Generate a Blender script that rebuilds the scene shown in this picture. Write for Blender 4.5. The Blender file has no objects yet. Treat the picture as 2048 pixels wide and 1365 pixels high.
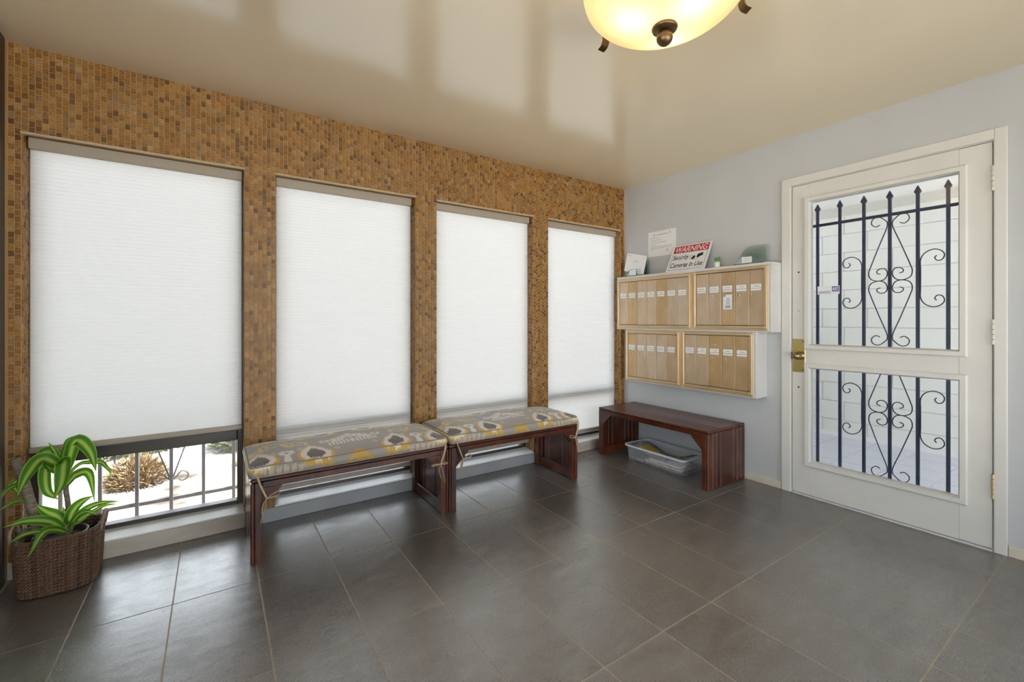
import bpy, bmesh, math, random
import numpy as np
from mathutils import Vector, Matrix, noise as mnoise

random.seed(7)
sc = bpy.context.scene
COL = sc.collection
# ------------------------------------------------------------------ camera
cam_d = bpy.data.cameras.new('camera')
cam = bpy.data.objects.new('camera', cam_d); COL.objects.link(cam)
cam_d.sensor_width = 36.0
cam_d.lens = 882.316 / 2048 * 36.0
cam_d.shift_y = -(682.5 - 640.733) / 2048
cam_d.clip_start = 0.02
YAW = 0.9774513                      # angle of the view direction from the window wall direction (+x)
cam.location = (0, 0, 1.16933)
cam.rotation_euler = (math.pi / 2, 0, YAW - math.pi / 2)
sc.camera = cam
# ------------------------------------------------------------------ world, sun, exposure
world = bpy.data.worlds.new('sky'); sc.world = world
world.use_nodes = True
bg = world.node_tree.nodes['Background']
bg.inputs['Color'].default_value = (0.89, 0.945, 1.0, 1)
bg.inputs['Strength'].default_value = 4.6
sun_d = bpy.data.lights.new('sun', 'SUN'); sun = bpy.data.objects.new('sun', sun_d); COL.objects.link(sun)
sun_d.energy = 28.0; sun_d.angle = 0.01; sun_d.color = (1.0, 0.93, 0.82)
sun.location = (6, 4, 6)
sun.rotation_euler = Vector((-0.42, 0.03, -0.90)).to_track_quat('-Z', 'Y').to_euler()
vs = sc.view_settings
vs.view_transform = 'Standard'; vs.look = 'None'; vs.gamma = 1.0; vs.exposure = 0.08
vs.use_curve_mapping = False
sc.cycles.max_bounces = 10; sc.cycles.diffuse_bounces = 6; sc.cycles.glossy_bounces = 4
sc.cycles.transmission_bounces = 6; sc.cycles.transparent_max_bounces = 24
sc.cycles.caustics_reflective = False; sc.cycles.caustics_refractive = False
sc.cycles.sample_clamp_indirect = 6.0
sc.cycles.use_denoising = True

# ------------------------------------------------------------------ key dimensions (metres)
XR, YW, ZC, XL, YB = 3.262, 2.900, 2.418, -0.775, -1.30
OPEN = [(-0.726, 0.140), (0.294, 1.154), (1.311, 2.172), (2.324, 3.204)]
WTOP, SILL = 2.025, 0.080

# ------------------------------------------------------------------ helpers: materials
def mat(name, col, rough=0.5, metal=0.0, spec=0.5, coat=0.0):
    m = bpy.data.materials.new(name); m.use_nodes = True
    b = m.node_tree.nodes['Principled BSDF']
    b.inputs['Base Color'].default_value = (*col, 1)
    b.inputs['Roughness'].default_value = rough
    b.inputs['Metallic'].default_value = metal
    b.inputs['Specular IOR Level'].default_value = spec
    b.inputs['Coat Weight'].default_value = coat
    b.inputs['Coat Roughness'].default_value = 0.1
    return m
class NT:
    def __init__(s, m): s.t = m.node_tree; s.b = s.t.nodes.get('Principled BSDF')
    def n(s, typ, **kw):
        x = s.t.nodes.new(typ)
        for k, v in kw.items():
            if k in x.inputs: x.inputs[k].default_value = v
            else: setattr(x, k, v)
        return x
    def l(s, a, ao, b, bi):
        s.t.links.new(a.outputs[ao], b.inputs[bi])
def coords(N, kind='Object', scale=(1, 1, 1)):
    tc = N.n('ShaderNodeTexCoord'); mp = N.n('ShaderNodeMapping'); mp.inputs['Scale'].default_value = scale
    N.l(tc, kind, mp, 'Vector'); return mp
def ramp(N, stops):
    r = N.n('ShaderNodeValToRGB'); e = r.color_ramp.elements
    while len(e) < len(stops): e.new(0.5)
    for el, (p, c) in zip(e, stops): el.position = p; el.color = (*c, 1) if len(c) == 3 else c
    return r
def bump(N, src, so, strength, dist=0.002):
    bm_ = N.n('ShaderNodeBump'); bm_.inputs['Strength'].default_value = strength; bm_.inputs['Distance'].default_value = dist
    N.l(src, so, bm_, 'Height'); N.l(bm_, 'Normal', N.b, 'Normal'); return bm_
def noisy(name, c1, c2, scale=20, rough=0.5, bumpy=0.0, bscale=None, stretch=(1, 1, 1), metal=0, detail=6, coords_kind='Object', spec=0.5, coat=0.0):
    m = mat(name, c1, rough, metal, spec, coat); N = NT(m)
    mp = coords(N, coords_kind, stretch)
    t = N.n('ShaderNodeTexNoise', Scale=scale, Detail=detail); N.l(mp, 'Vector', t, 'Vector')
    r = ramp(N, [(0.3, c1), (0.7, c2)]); N.l(t, 'Fac', r, 'Fac'); N.l(r, 'Color', N.b, 'Base Color')
    if bumpy:
        t2 = N.n('ShaderNodeTexNoise', Scale=bscale or scale, Detail=4); N.l(mp, 'Vector', t2, 'Vector')
        bump(N, t2, 'Fac', bumpy)
    return m
def glass_mat(name, tint, ior=1.45, rough=0.0):
    m = bpy.data.materials.new(name); m.use_nodes = True; t = m.node_tree
    for n_ in list(t.nodes):
        if n_.type == 'BSDF_PRINCIPLED': t.nodes.remove(n_)
    out = t.nodes['Material Output']
    tr = t.nodes.new('ShaderNodeBsdfTransparent'); tr.inputs['Color'].default_value = (*tint, 1)
    gl = t.nodes.new('ShaderNodeBsdfGlossy'); gl.inputs['Roughness'].default_value = rough
    fr = t.nodes.new('ShaderNodeFresnel'); fr.inputs['IOR'].default_value = ior
    mx = t.nodes.new('ShaderNodeMixShader')
    t.links.new(fr.outputs[0], mx.inputs[0]); t.links.new(tr.outputs[0], mx.inputs[1]); t.links.new(gl.outputs[0], mx.inputs[2])
    t.links.new(mx.outputs[0], out.inputs['Surface'])
    return m
def plastic_clear(name, col, opac):
    m = bpy.data.materials.new(name); m.use_nodes = True; t = m.node_tree
    b = t.nodes['Principled BSDF']; b.inputs['Base Color'].default_value = (*col, 1); b.inputs['Roughness'].default_value = 0.25
    out = t.nodes['Material Output']
    tr = t.nodes.new('ShaderNodeBsdfTransparent')
    mx = t.nodes.new('ShaderNodeMixShader'); mx.inputs[0].default_value = opac
    t.links.new(tr.outputs[0], mx.inputs[1]); t.links.new(b.outputs[0], mx.inputs[2])
    t.links.new(mx.outputs[0], out.inputs['Surface'])
    return m
def translucent(name, col, tcol, fac, rough=0.8):
    m = bpy.data.materials.new(name); m.use_nodes = True; t = m.node_tree
    b = t.nodes['Principled BSDF']; b.inputs['Base Color'].default_value = (*col, 1); b.inputs['Roughness'].default_value = rough
    b.inputs['Specular IOR Level'].default_value = 0.2
    out = t.nodes['Material Output']
    tr = t.nodes.new('ShaderNodeBsdfTranslucent'); tr.inputs['Color'].default_value = (*tcol, 1)
    mx = t.nodes.new('ShaderNodeMixShader'); mx.inputs[0].default_value = fac
    t.links.new(b.outputs[0], mx.inputs[1]); t.links.new(tr.outputs[0], mx.inputs[2]); t.links.new(mx.outputs[0], out.inputs['Surface'])
    return m

# ------------------------------------------------------------------ helpers: geometry
class MB:
    def __init__(s): s.v = []; s.f = []
    def add(s, vs_, fs): o = len(s.v); s.v += [tuple(p) for p in vs_]; s.f += [tuple(i + o for i in f) for f in fs]; return s
    def box(s, x0, x1, y0, y1, z0, z1):
        return s.add([(x0, y0, z0), (x1, y0, z0), (x1, y1, z0), (x0, y1, z0), (x0, y0, z1), (x1, y0, z1), (x1, y1, z1), (x0, y1, z1)],
                     [(0, 3, 2, 1), (4, 5, 6, 7), (0, 1, 5, 4), (1, 2, 6, 5), (2, 3, 7, 6), (3, 0, 4, 7)])
    def cbox(s, x0, x1, y0, y1, z0, z1, b=0.003):           # box with chamfered edges
        b = min(b, (x1 - x0) * .45, (y1 - y0) * .45, (z1 - z0) * .45)
        bm_ = bmesh.new(); bmesh.ops.create_cube(bm_, size=1)
        for v in bm_.verts: v.co = Vector((x0 + (v.co.x + .5) * (x1 - x0), y0 + (v.co.y + .5) * (y1 - y0), z0 + (v.co.z + .5) * (z1 - z0)))
        bmesh.ops.bevel(bm_, geom=bm_.edges[:], offset=b, segments=1, affect='EDGES')
        bm_.verts.index_update()
        s.add([v.co[:] for v in bm_.verts], [[v.index for v in f.verts] for f in bm_.faces]); bm_.free(); return s
    def prism(s, pts, axis, a0, a1):                          # extrude a 2D outline along an axis
        n = len(pts)
        def P(u, v, w): return {0: (w, u, v), 1: (u, w, v), 2: (u, v, w)}[axis]
        vs_ = [P(u, v, a0) for u, v in pts] + [P(u, v, a1) for u, v in pts]
        fs = [tuple(range(n))[::-1], tuple(range(n, 2 * n))] + [(i, (i + 1) % n, n + (i + 1) % n, n + i) for i in range(n)]
        return s.add(vs_, fs)
    def tube(s, pts, r, seg=6, caps=True, flat=None):
        pts = [Vector(p) for p in pts]; n = len(pts); vs_ = []; fs = []
        rs = r if isinstance(r, (list, tuple)) else [r] * n
        up = Vector((0, 0, 1))
        t0 = (pts[1] - pts[0]).normalized()
        nrm = up.cross(t0)
        if nrm.length < 1e-4: nrm = Vector((1, 0, 0))
        nrm.normalize()
        for i, p in enumerate(pts):
            t = (pts[min(i + 1, n - 1)] - pts[max(i - 1, 0)]).normalized()
            nrm = (nrm - t * nrm.dot(t))
            if nrm.length < 1e-5: nrm = t.orthogonal()
            nrm.normalize(); bn = t.cross(nrm)
            for k in range(seg):
                a = 2 * math.pi * k / seg
                vs_.append(p + nrm * math.cos(a) * rs[i] + bn * math.sin(a) * rs[i] * (flat or 1))
        for i in range(n - 1):
            for k in range(seg):
                fs.append((i * seg + k, i * seg + (k + 1) % seg, (i + 1) * seg + (k + 1) % seg, (i + 1) * seg + k))
        if caps: fs += [tuple(range(seg))[::-1], tuple(range((n - 1) * seg, n * seg))]
        return s.add(vs_, fs)
    def lathe(s, prof, seg=32, c=(0, 0, 0), axis=2):          # prof: [(radius, height)]
        vs_ = []; fs = []
        for r, h in prof:
            for k in range(seg):
                a = 2 * math.pi * k / seg; u, v = r * math.cos(a), r * math.sin(a)
                p = {2: (u, v, h), 0: (h, u, v), 1: (u, h, v)}[axis]
                vs_.append((p[0] + c[0], p[1] + c[1], p[2] + c[2]))
        for i in range(len(prof) - 1):
            for k in range(seg):
                fs.append((i * seg + k, i * seg + (k + 1) % seg, (i + 1) * seg + (k + 1) % seg, (i + 1) * seg + k))
        return s.add(vs_, fs)
    def mesh(s, name):
        me = bpy.data.meshes.new(name); me.from_pydata(s.v, [], s.f); me.update()
        b_ = bmesh.new(); b_.from_mesh(me); bmesh.ops.recalc_face_normals(b_, faces=b_.faces[:]); b_.to_mesh(me); b_.free()
        return me
    def build(s, name, m, parent=None, smooth=False):
        return obj(name, s.mesh(name), m, parent, smooth)
def obj(name, me, m, parent=None, smooth=False):
    if m is not None and not me.materials: me.materials.append(m)
    if smooth:
        for p in me.polygons: p.use_smooth = True
    o = bpy.data.objects.new(name, me); COL.objects.link(o)
    if parent is not None: o.parent = parent
    return o
def empty(name, loc=(0, 0, 0), rz=0):
    o = bpy.data.objects.new(name, None); COL.objects.link(o); o.location = loc; o.rotation_euler = (0, 0, rz)
    o.empty_display_size = 0.05
    return o
def tag(o, label, cat, group=None):
    o['label'] = label; o['category'] = cat
    if group: o['group'] = group
    return o
def struct(o): o['kind'] = 'structure'; return o
def copy_tree(o, parent=None):
    c = o.copy(); COL.objects.link(c); c.parent = parent
    for ch in [x for x in bpy.data.objects if x.parent == o]: copy_tree(ch, c)
    return c
def catmull(pts, n=6):
    P = [Vector(p) for p in pts]; P = [2 * P[0] - P[1]] + P + [2 * P[-1] - P[-2]]; out = []
    for i in range(1, len(P) - 2):
        for k in range(n):
            t = k / n
            out.append(0.5 * ((2 * P[i]) + (-P[i - 1] + P[i + 1]) * t + (2 * P[i - 1] - 5 * P[i] + 4 * P[i + 1] - P[i + 2]) * t * t + (-P[i - 1] + 3 * P[i] - 3 * P[i + 1] + P[i + 2]) * t ** 3))
    out.append(P[-2]); return out
def text_mesh(body, size, shear=0.0, bold=0.0, xscale=1.0, align='LEFT'):
    cu = bpy.data.curves.new('lettering', 'FONT'); cu.body = body; cu.size = size; cu.shear = shear; cu.offset = bold
    cu.align_x = align; cu.resolution_u = 3
    to = bpy.data.objects.new('lettering', cu); COL.objects.link(to)
    dg = bpy.context.evaluated_depsgraph_get(); me = bpy.data.meshes.new_from_object(to.evaluated_get(dg))
    bpy.data.objects.remove(to); bpy.data.curves.remove(cu)
    for v in me.vertices: v.co.x *= xscale
    return me

# ------------------------------------------------------------------ materials
def island_random(N):
    g = N.n('ShaderNodeNewGeometry'); oi = N.n('ShaderNodeObjectInfo')
    a = N.n('ShaderNodeMath', operation='ADD'); N.l(g, 'Random Per Island', a, 0); N.l(oi, 'Random', a, 1)
    fr = N.n('ShaderNodeMath', operation='FRACT'); N.l(a, 'Value', fr, 0); return fr
def mosaic_material():
    m = mat('brown travertine mosaic', (.3, .18, .07), 0.45); N = NT(m)
    rnd = island_random(N)
    r = ramp(N, [(0, (.12, .048, .012)), (.16, (.24, .105, .020)), (.34, (.33, .15, .026)), (.5, (.27, .135, .035)), (.64, (.39, .19, .040)), (.8, (.41, .23, .075)), (.9, (.25, .15, .07)), (1, (.46, .28, .11))])
    N.l(rnd, 'Value', r, 'Fac')
    mp = coords(N, 'Generated'); geo = N.n('ShaderNodeNewGeometry')
    t = N.n('ShaderNodeTexNoise', Scale=110.0, Detail=5.0); N.l(geo, 'Position', t, 'Vector')
    r2 = ramp(N, [(.32, (.62, .60, .58)), (.62, (1.12, 1.1, 1.05))]); N.l(t, 'Fac', r2, 'Fac')
    mx = N.n('ShaderNodeMixRGB', blend_type='MULTIPLY'); mx.inputs[0].default_value = 1
    N.l(r, 'Color', mx, 1); N.l(r2, 'Color', mx, 2); N.l(mx, 'Color', N.b, 'Base Color')
    bump(N, t, 'Fac', 0.35, 0.002)
    return m
def floor_tile_material():
    m = mat('dark slate look floor tile', (.05, .045, .04), 0.35); N = NT(m)
    geo = N.n('ShaderNodeNewGeometry'); oi = N.n('ShaderNodeObjectInfo')
    add = N.n('ShaderNodeVectorMath', operation='ADD'); sclv = N.n('ShaderNodeVectorMath', operation='SCALE'); sclv.inputs['Scale'].default_value = 37.0
    cmb = N.n('ShaderNodeCombineXYZ'); N.l(oi, 'Random', cmb, 'X'); N.l(oi, 'Random', cmb, 'Y'); N.l(cmb, 'Vector', sclv, 0)
    N.l(geo, 'Position', add, 0); N.l(sclv, 'Vector', add, 1)
    mp = N.n('ShaderNodeMapping'); mp.inputs['Scale'].default_value = (1, 2.2, 1); N.l(add, 'Vector', mp, 'Vector')
    big = N.n('ShaderNodeTexNoise', Scale=7.0, Detail=8.0, Roughness=.72); N.l(mp, 'Vector', big, 'Vector')
    r = ramp(N, [(.30, (.076, .062, .053)), (.52, (.115, .105, .097)), (.72, (.160, .154, .148))]); N.l(big, 'Fac', r, 'Fac')
    hv = N.n('ShaderNodeMapRange'); hv.inputs['To Min'].default_value = .85; hv.inputs['To Max'].default_value = 1.18; N.l(oi, 'Random', hv, 'Value')
    mx = N.n('ShaderNodeMixRGB', blend_type='MULTIPLY'); mx.inputs[0].default_value = 1; N.l(r, 'Color', mx, 1); N.l(hv, 'Result', mx, 2)
    N.l(mx, 'Color', N.b, 'Base Color')
    fine = N.n('ShaderNodeTexNoise', Scale=150.0, Detail=4.0, Roughness=.65); N.l(mp, 'Vector', fine, 'Vector')
    med = N.n('ShaderNodeTexNoise', Scale=9.0, Detail=4.0); N.l(mp, 'Vector', med, 'Vector')
    pr = ramp(N, [(.42, (0, 0, 0)), (.60, (1, 1, 1))]); N.l(med, 'Fac', pr, 'Fac')
    hgt = N.n('ShaderNodeMath', operation='MULTIPLY'); N.l(fine, 'Fac', hgt, 0); N.l(pr, 'Color', hgt, 1)
    bump(N, hgt, 'Value', 0.42, 0.0013)
    rr = N.n('ShaderNodeMapRange'); rr.inputs['To Min'].default_value = .19; rr.inputs['To Max'].default_value = .39
    N.l(fine, 'Fac', rr, 'Value'); N.l(rr, 'Result', N.b, 'Roughness')
    N.b.inputs['Specular IOR Level'].default_value = 0.5; N.b.inputs['IOR'].default_value = 2.6
    return m
def wood_material():
    m = mat('dark mahogany stain', (.06, .015, .008), 0.3, coat=0.2); N = NT(m)
    mp = coords(N, 'Object', (3, 3, 3)); t = N.n('ShaderNodeTexNoise', Scale=3.0, Detail=6.0)
    mp2 = coords(N, 'Object', (60, 60, 4)); N.l(mp2, 'Vector', t, 'Vector')
    t3 = N.n('ShaderNodeTexNoise', Scale=2.5, Detail=2.0); N.l(mp, 'Vector', t3, 'Vector')
    oi = N.n('ShaderNodeObjectInfo')
    a = N.n('ShaderNodeMath', operation='ADD'); N.l(t, 'Fac', a, 0); N.l(t3, 'Fac', a, 1)
    a2 = N.n('ShaderNodeMath', operation='MULTIPLY_ADD'); N.l(oi, 'Random', a2, 0); a2.inputs[1].default_value = .25; N.l(a, 'Value', a2, 2)
    dv = N.n('ShaderNodeMath', operation='DIVIDE'); N.l(a2, 'Value', dv, 0); dv.inputs[1].default_value = 2.25
    r = ramp(N, [(.34, (.024, .0050, .0030)), (.50, (.066, .0135, .0055)), (.66, (.150, .040, .012))]); N.l(dv, 'Value', r, 'Fac')
    N.l(r, 'Color', N.b, 'Base Color'); return m
def ceiling_material():
    m = mat('tan semi gloss ceiling paint', (.76, .65, .475), 0.16, spec=0.7); N = NT(m)
    mp = coords(N, 'Object'); t = N.n('ShaderNodeTexNoise', Scale=5.0, Detail=2.0); N.l(mp, 'Vector', t, 'Vector'); bump(N, t, 'Fac', .25, .004)
    N.b.inputs['IOR'].default_value = 2.0
    return m
def brass_door_material():
    m = mat('aged brass mailbox door', (.55, .40, .20), 0.40, 0.65); N = NT(m)
    oi = N.n('ShaderNodeObjectInfo'); r = ramp(N, [(0, (.62, .50, .37)), (.4, (.58, .45, .31)), (.72, (.56, .39, .20)), (1, (.66, .56, .45))]); N.l(oi, 'Random', r, 'Fac')
    geo = N.n('ShaderNodeNewGeometry'); mp = N.n('ShaderNodeMapping'); mp.inputs['Scale'].default_value = (1, 3, 1.5); N.l(geo, 'Position', mp, 'Vector')
    t = N.n('ShaderNodeTexNoise', Scale=5.0, Detail=5.0); N.l(mp, 'Vector', t, 'Vector')
    r2 = ramp(N, [(.3, (.88, .84, .78)), (.7, (1.05, 1.04, 1.03))]); N.l(t, 'Fac', r2, 'Fac')
    mx = N.n('ShaderNodeMixRGB', blend_type='MULTIPLY'); mx.inputs[0].default_value = 1; N.l(r, 'Color', mx, 1); N.l(r2, 'Color', mx, 2); N.l(mx, 'Color', N.b, 'Base Color')
    return m
def leaf_material():
    m = translucent('striped dracaena leaf', (.10, .26, .03), (.25, .55, .05), .52, .35); t = m.node_tree
    N = NT(m); at = N.n('ShaderNodeAttribute'); at.attribute_name = 'stripe'
    r = ramp(N, [(0, (.06, .20, .02)), (.42, (.11, .32, .03)), (.62, (.36, .54, .08)), (.85, (.54, .65, .17)), (1, (.14, .38, .04))])
    N.l(at, 'Fac', r, 'Fac'); N.l(r, 'Color', N.b, 'Base Color')
    for nd in t.nodes:
        if nd.type == 'BSDF_TRANSLUCENT': t.links.new(r.outputs['Color'], nd.inputs['Color'])
    return m
def block_material():
    return noisy('white painted concrete block', (.70, .70, .66), (.78, .78, .74), 60, .7, .4, 220)

M = dict(
    mosaic=mosaic_material(), grout=noisy('tan mosaic grout', (.46, .29, .13), (.56, .37, .18), 90, .8, .3, 300),
    bead=noisy('pale tan edge bead', (.50, .38, .24), (.62, .50, .34), 120, .7, .5, 200), ftile=floor_tile_material(), fgrout=noisy('tan floor grout', (.36, .30, .23), (.46, .39, .31), 40, .8),
    wall=noisy('grey wall paint', (.515, .525, .535), (.54, .55, .56), 3, .55, .35, 90),
    ceil=ceiling_material(), white=noisy('white door paint', (.66, .645, .61), (.70, .685, .65), 6, .38, .08, 60),
    cab=noisy('white cabinet paint', (.62, .61, .59), (.67, .66, .64), 8, .5),
    wood=wood_material(), bronze=mat('dark bronze window frame', (.075, .066, .06), .4, .6),
    glass=glass_mat('window glass', (.96, .975, .98)), rackglass=glass_mat('greenish letter rack glass', (.962, .990, .982), 1.5),
    shade=translucent('white cellular shade cloth', (.80, .80, .78), (.845, .85, .855), .365),
    rail=mat('taupe shade rail', (.42, .36, .29), .55), sillwhite=noisy('pale stone sill', (.84, .84, .83), (.90, .90, .89), 7, .3, .05, 40, (1, 6, 1)),
    curbgrey=noisy('grey painted curb', (.33, .33, .325), (.38, .38, .37), 5, .55, .1, 60),
    curbbeige=noisy('beige stone curb', (.50, .44, .37), (.60, .54, .47), 4, .5, .1, 60, (1, 1, 8)),
    base=noisy('cream baseboard paint', (.58, .53, .43), (.66, .61, .52), 14, .5),
    brassdoor=brass_door_material(), brassframe=noisy('satin brass frame', (.62, .46, .27), (.68, .52, .33), 5, .38, metal=.7),
    brass=mat('polished brass', (.75, .60, .22), .22, 1.0), brown_brass=mat('brown worn brass', (.30, .21, .10), .3, .9),
    steel=mat('nickel lock cylinder', (.62, .60, .57), .3, .9), dark=mat('dark gap', (.02, .018, .016), .6), card=mat('white name card', (.80, .80, .80), .5),
    ink=mat('black ink', (.012, .012, .012), .5), red=mat('red sign ink', (.50, .012, .02), .4), redpen=mat('red pen', (.65, .10, .12), .6), greyink=mat('grey print', (.30, .30, .33), .6), blueink=mat('violet print', (.16, .13, .34), .6),
    paper=mat('white paper', (.78, .78, .78), .7), iron=mat('sky tinted black wrought iron', (.022, .036, .085), .4), signwhite=mat('white sign plastic', (.76, .77, .78), .35),  # iron: blue of the reflected sky is mixed into the base colour
    block=block_material(), mortar=noisy('white painted mortar', (.56, .56, .52), (.62, .62, .58), 40, .8), ptile=noisy('lavender grey patio tile', (.44, .45, .52), (.52, .53, .60), 3, .45, .1, 40, (1, 10, 1)),
    pgrout=mat('pale patio grout', (.62, .63, .68), .8), whiteceil=mat('white outdoor ceiling', (.80, .80, .80), .7),
    bowl=translucent('amber alabaster glass', (.80, .66, .42), (.93, .80, .57), .80, .35), bronze2=noisy('aged bronze lamp metal', (.10, .062, .030), (.17, .11, .055), 12, .35, metal=.85),
    rope=noisy('brown twisted seagrass rope', (.050, .024, .012), (.20, .105, .055), 55, .6, .3, 250), pot=mat('dark plastic pot', (.02, .022, .028), .4), blue=mat('blue plastic liner', (.08, .18, .45), .4),
    soil=noisy('potting soil', (.03, .022, .015), (.08, .06, .04), 90, .95, .6, 120), leaf=leaf_material(),
    cane=noisy('grey brown cane bark', (.13, .095, .07), (.30, .24, .19), 30, .8, .5, 60, (1, 1, 5)),
    succ=noisy('green succulent', (.10, .24, .07), (.18, .36, .12), 40, .45), terracotta=mat('tan clay pot', (.52, .36, .22), .6), whitepot=mat('white pot band', (.78, .76, .72), .4),
    bin=plastic_clear('clear frosted plastic', (.76, .80, .86), .24), cord=noisy('tan cotton tie', (.40, .29, .17), (.55, .43, .29), 80, .8), piping=mat('taupe piping cord', (.30, .235, .15), .7),
    ground=noisy('sunlit pale paving', (.58, .55, .51), (.70, .68, .65), 2.2, .9, .4, 40, detail=9), drygrass=noisy('dry grass', (.16, .11, .06), (.34, .25, .15), 35, .9),
    shrub=noisy('olive shrub leaf', (.08, .10, .05), (.18, .19, .10), 20, .7), stone=noisy('brown garden rock', (.20, .15, .11), (.36, .29, .23), 9, .9, .5, 25),
    plastic=mat('cream door hinge paint', (.62, .58, .50), .4), roof=mat('outside plaster', (.5, .5, .5), .9), newsprint=noisy('dark printed newspaper', (.03, .03, .045), (.48, .47, .46), 60, .6, detail=8), mustard=mat('mustard cover print', (.50, .34, .05), .5), tanprint=noisy('tan printed leaflet', (.40, .28, .20), (.66, .60, .55), 45, .6),
)

# ================================================================== the room shell
# floor: grout bed and each tile a child
floor = struct(MB().box(XL - .15, XR + .15, YB - .15, YW + .1, -.12, -.0012).build('floor', M['fgrout']))
tile_unit = MB().cbox(-.5, .5, -.5, .5, -1, 0, .006)
tile_me = tile_unit.mesh('floor_tile'); tile_me.materials.append(M['ftile'])
xs = [-.1428 + .308 * i for i in range(-2, 12)]
ys = [YW + .006] + [2.2811 - .61257 * k for k in range(0, 6)]
G = .0026
for a, b in zip(xs[:-1], xs[1:]):
    for t, u in zip(ys[:-1], ys[1:]):
        o = obj('floor_tile', tile_me, None, floor)
        o.scale = (b - a - 2 * G, t - u - 2 * G, .02); o.location = ((a + b) / 2, (t + u) / 2, 0)
ceiling = struct(MB().box(XL - .15, XR + .15, YB - .15, YW + .25, ZC, ZC + .12).build('ceiling', M['ceil']))

# window wall: piers, lintel and the mosaic
wf = MB()
YF = YW + .0035
edges = [XL - .15] + [e for o_ in OPEN for e in o_] + [XR + .15]
for i in range(0, len(edges), 2): wf.box(edges[i], edges[i + 1], YF, YW + .22, -.05, ZC)
for a, b in OPEN: wf.box(a, b, YF, YW + .22, WTOP, ZC)
for a, b in OPEN: wf.box(a, b, YF + .02, YW + .22, -.05, .058)
wall_front = struct(wf.build('wall_front', M['grout']))
CW, RH, TG, TT = .0221, .0284, .0016, .0042
tiles = []                                                     # (cx, cy, cz, w, h, normal axis)
sections = [(-.768, -.726, 2, 0), (*OPEN[0], 39, 1), (.140, .294, 7, 0), (*OPEN[1], 39, 1), (1.154, 1.311, 7, 0), (*OPEN[2], 39, 1), (2.172, 2.324, 7, 0), (*OPEN[3], 40, 1), (3.204, 3.252, 2, 0)]
col = 0
for x0, x1, n, is_open in sections:
    w = (x1 - x0) / n
    for k in range(n):
        col += 1
        zlo, zhi = (WTOP, ZC) if is_open else (SILL, ZC)
        z = zlo - RH * (.5 if col % 2 else 0) - RH * random.uniform(0, .25)
        while z < zhi:
            a, b = max(z, zlo), min(z + RH, zhi)
            if b - a > .006: tiles.append((x0 + (k + .5) * w, YW, (a + b) / 2, w - 2 * TG, b - a - 2 * TG, 1))
            z += RH
for (a, b) in OPEN:                                            # mosaic returns in the window reveals
    for xx, sgn in ((a, 1), (b, -1)):
        for k in range(4):
            yc = YW + .006 + .0221 * (k + .5); z = SILL - RH * random.random()
            while z < WTOP:
                lo, hi = max(z, SILL), min(z + RH, WTOP)
                if hi - lo > .006: tiles.append((xx, yc, (lo + hi) / 2, .0221 - 2 * TG, hi - lo - 2 * TG, 0 if sgn > 0 else -1))
                z += RH
def seen_size(t):
    x, y, z, w, h, ax = t
    d = math.sqrt(x * x + y * y + (z - 1.17) ** 2); return w * h * (y if ax == 1 else abs(x - 0)) / d ** 3
order = sorted([t for t in tiles if t[5] == 1 and not (-.72 < t[0] < -.42 and t[2] < .6) and t[2] > .5], key=seen_size, reverse=True)[:300]
chosen = set(order)
mu = MB().cbox(-.5, .5, 0, 1, -.5, .5, .06).mesh('tile'); mu.materials.append(M['mosaic'])
for t in order:
    o = obj('tile', mu, None, wall_front); o.location = (t[0], t[1] + random.uniform(-.0006, .0006), t[2]); o.scale = (t[3], TT, t[4])
rest = MB()
for t in tiles:
    if t in chosen: continue
    x, y, z, w, h, ax = t; j = random.uniform(-.0006, .0006); c = .0012
    if ax == 1:
        q = [(x - w / 2, z - h / 2), (x + w / 2, z - h / 2), (x + w / 2, z + h / 2), (x - w / 2, z + h / 2)]
        q2 = [(x - w / 2 + c, z - h / 2 + c), (x + w / 2 - c, z - h / 2 + c), (x + w / 2 - c, z + h / 2 - c), (x - w / 2 + c, z + h / 2 - c)]
        vs_ = [(u, y + TT, v) for u, v in q] + [(u, y + c + j, v) for u, v in q] + [(u, y + j, v) for u, v in q2]
    else:
        s_ = 1 if ax == 0 else -1; base_x = x; top = x + s_ * .003
        q = [(y - w / 2, z - h / 2), (y + w / 2, z - h / 2), (y + w / 2, z + h / 2), (y - w / 2, z + h / 2)]
        q2 = [(y - w / 2 + c, z - h / 2 + c), (y + w / 2 - c, z - h / 2 + c), (y + w / 2 - c, z + h / 2 - c), (y - w / 2 + c, z + h / 2 - c)]
        vs_ = [(base_x, u, v) for u, v in q] + [(top - s_ * c, u, v) for u, v in q] + [(top, u, v) for u, v in q2]
    rest.add(vs_, [(0, 1, 5, 4), (1, 2, 6, 5), (2, 3, 7, 6), (3, 0, 4, 7), (4, 5, 9, 8), (5, 6, 10, 9), (6, 7, 11, 10), (7, 4, 8, 11), (8, 9, 10, 11)])
o = rest.build('mosaic_tiles', M['mosaic'], wall_front); o['kind'] = 'stuff'
for a, b in OPEN:
    MB().cbox(a - .004, b + .004, YW - .0025, YW + .014, WTOP - .007, WTOP + .003, .002).build('edge_bead', M['bead'], wall_front)
# curb under the windows
def curb(n, x0, x1, m):
    e = struct(MB().cbox(x0, x1, YW - .003, YW + .07, 0, .0785, .003).build(n, m)); return e
curb('trim_1', XL + .004, .168, M['curbbeige'])
curb('trim_2', .170, 2.246, M['curbgrey'])
curb('trim_3', 2.248, XR - .002, M['curbbeige'])
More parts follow.
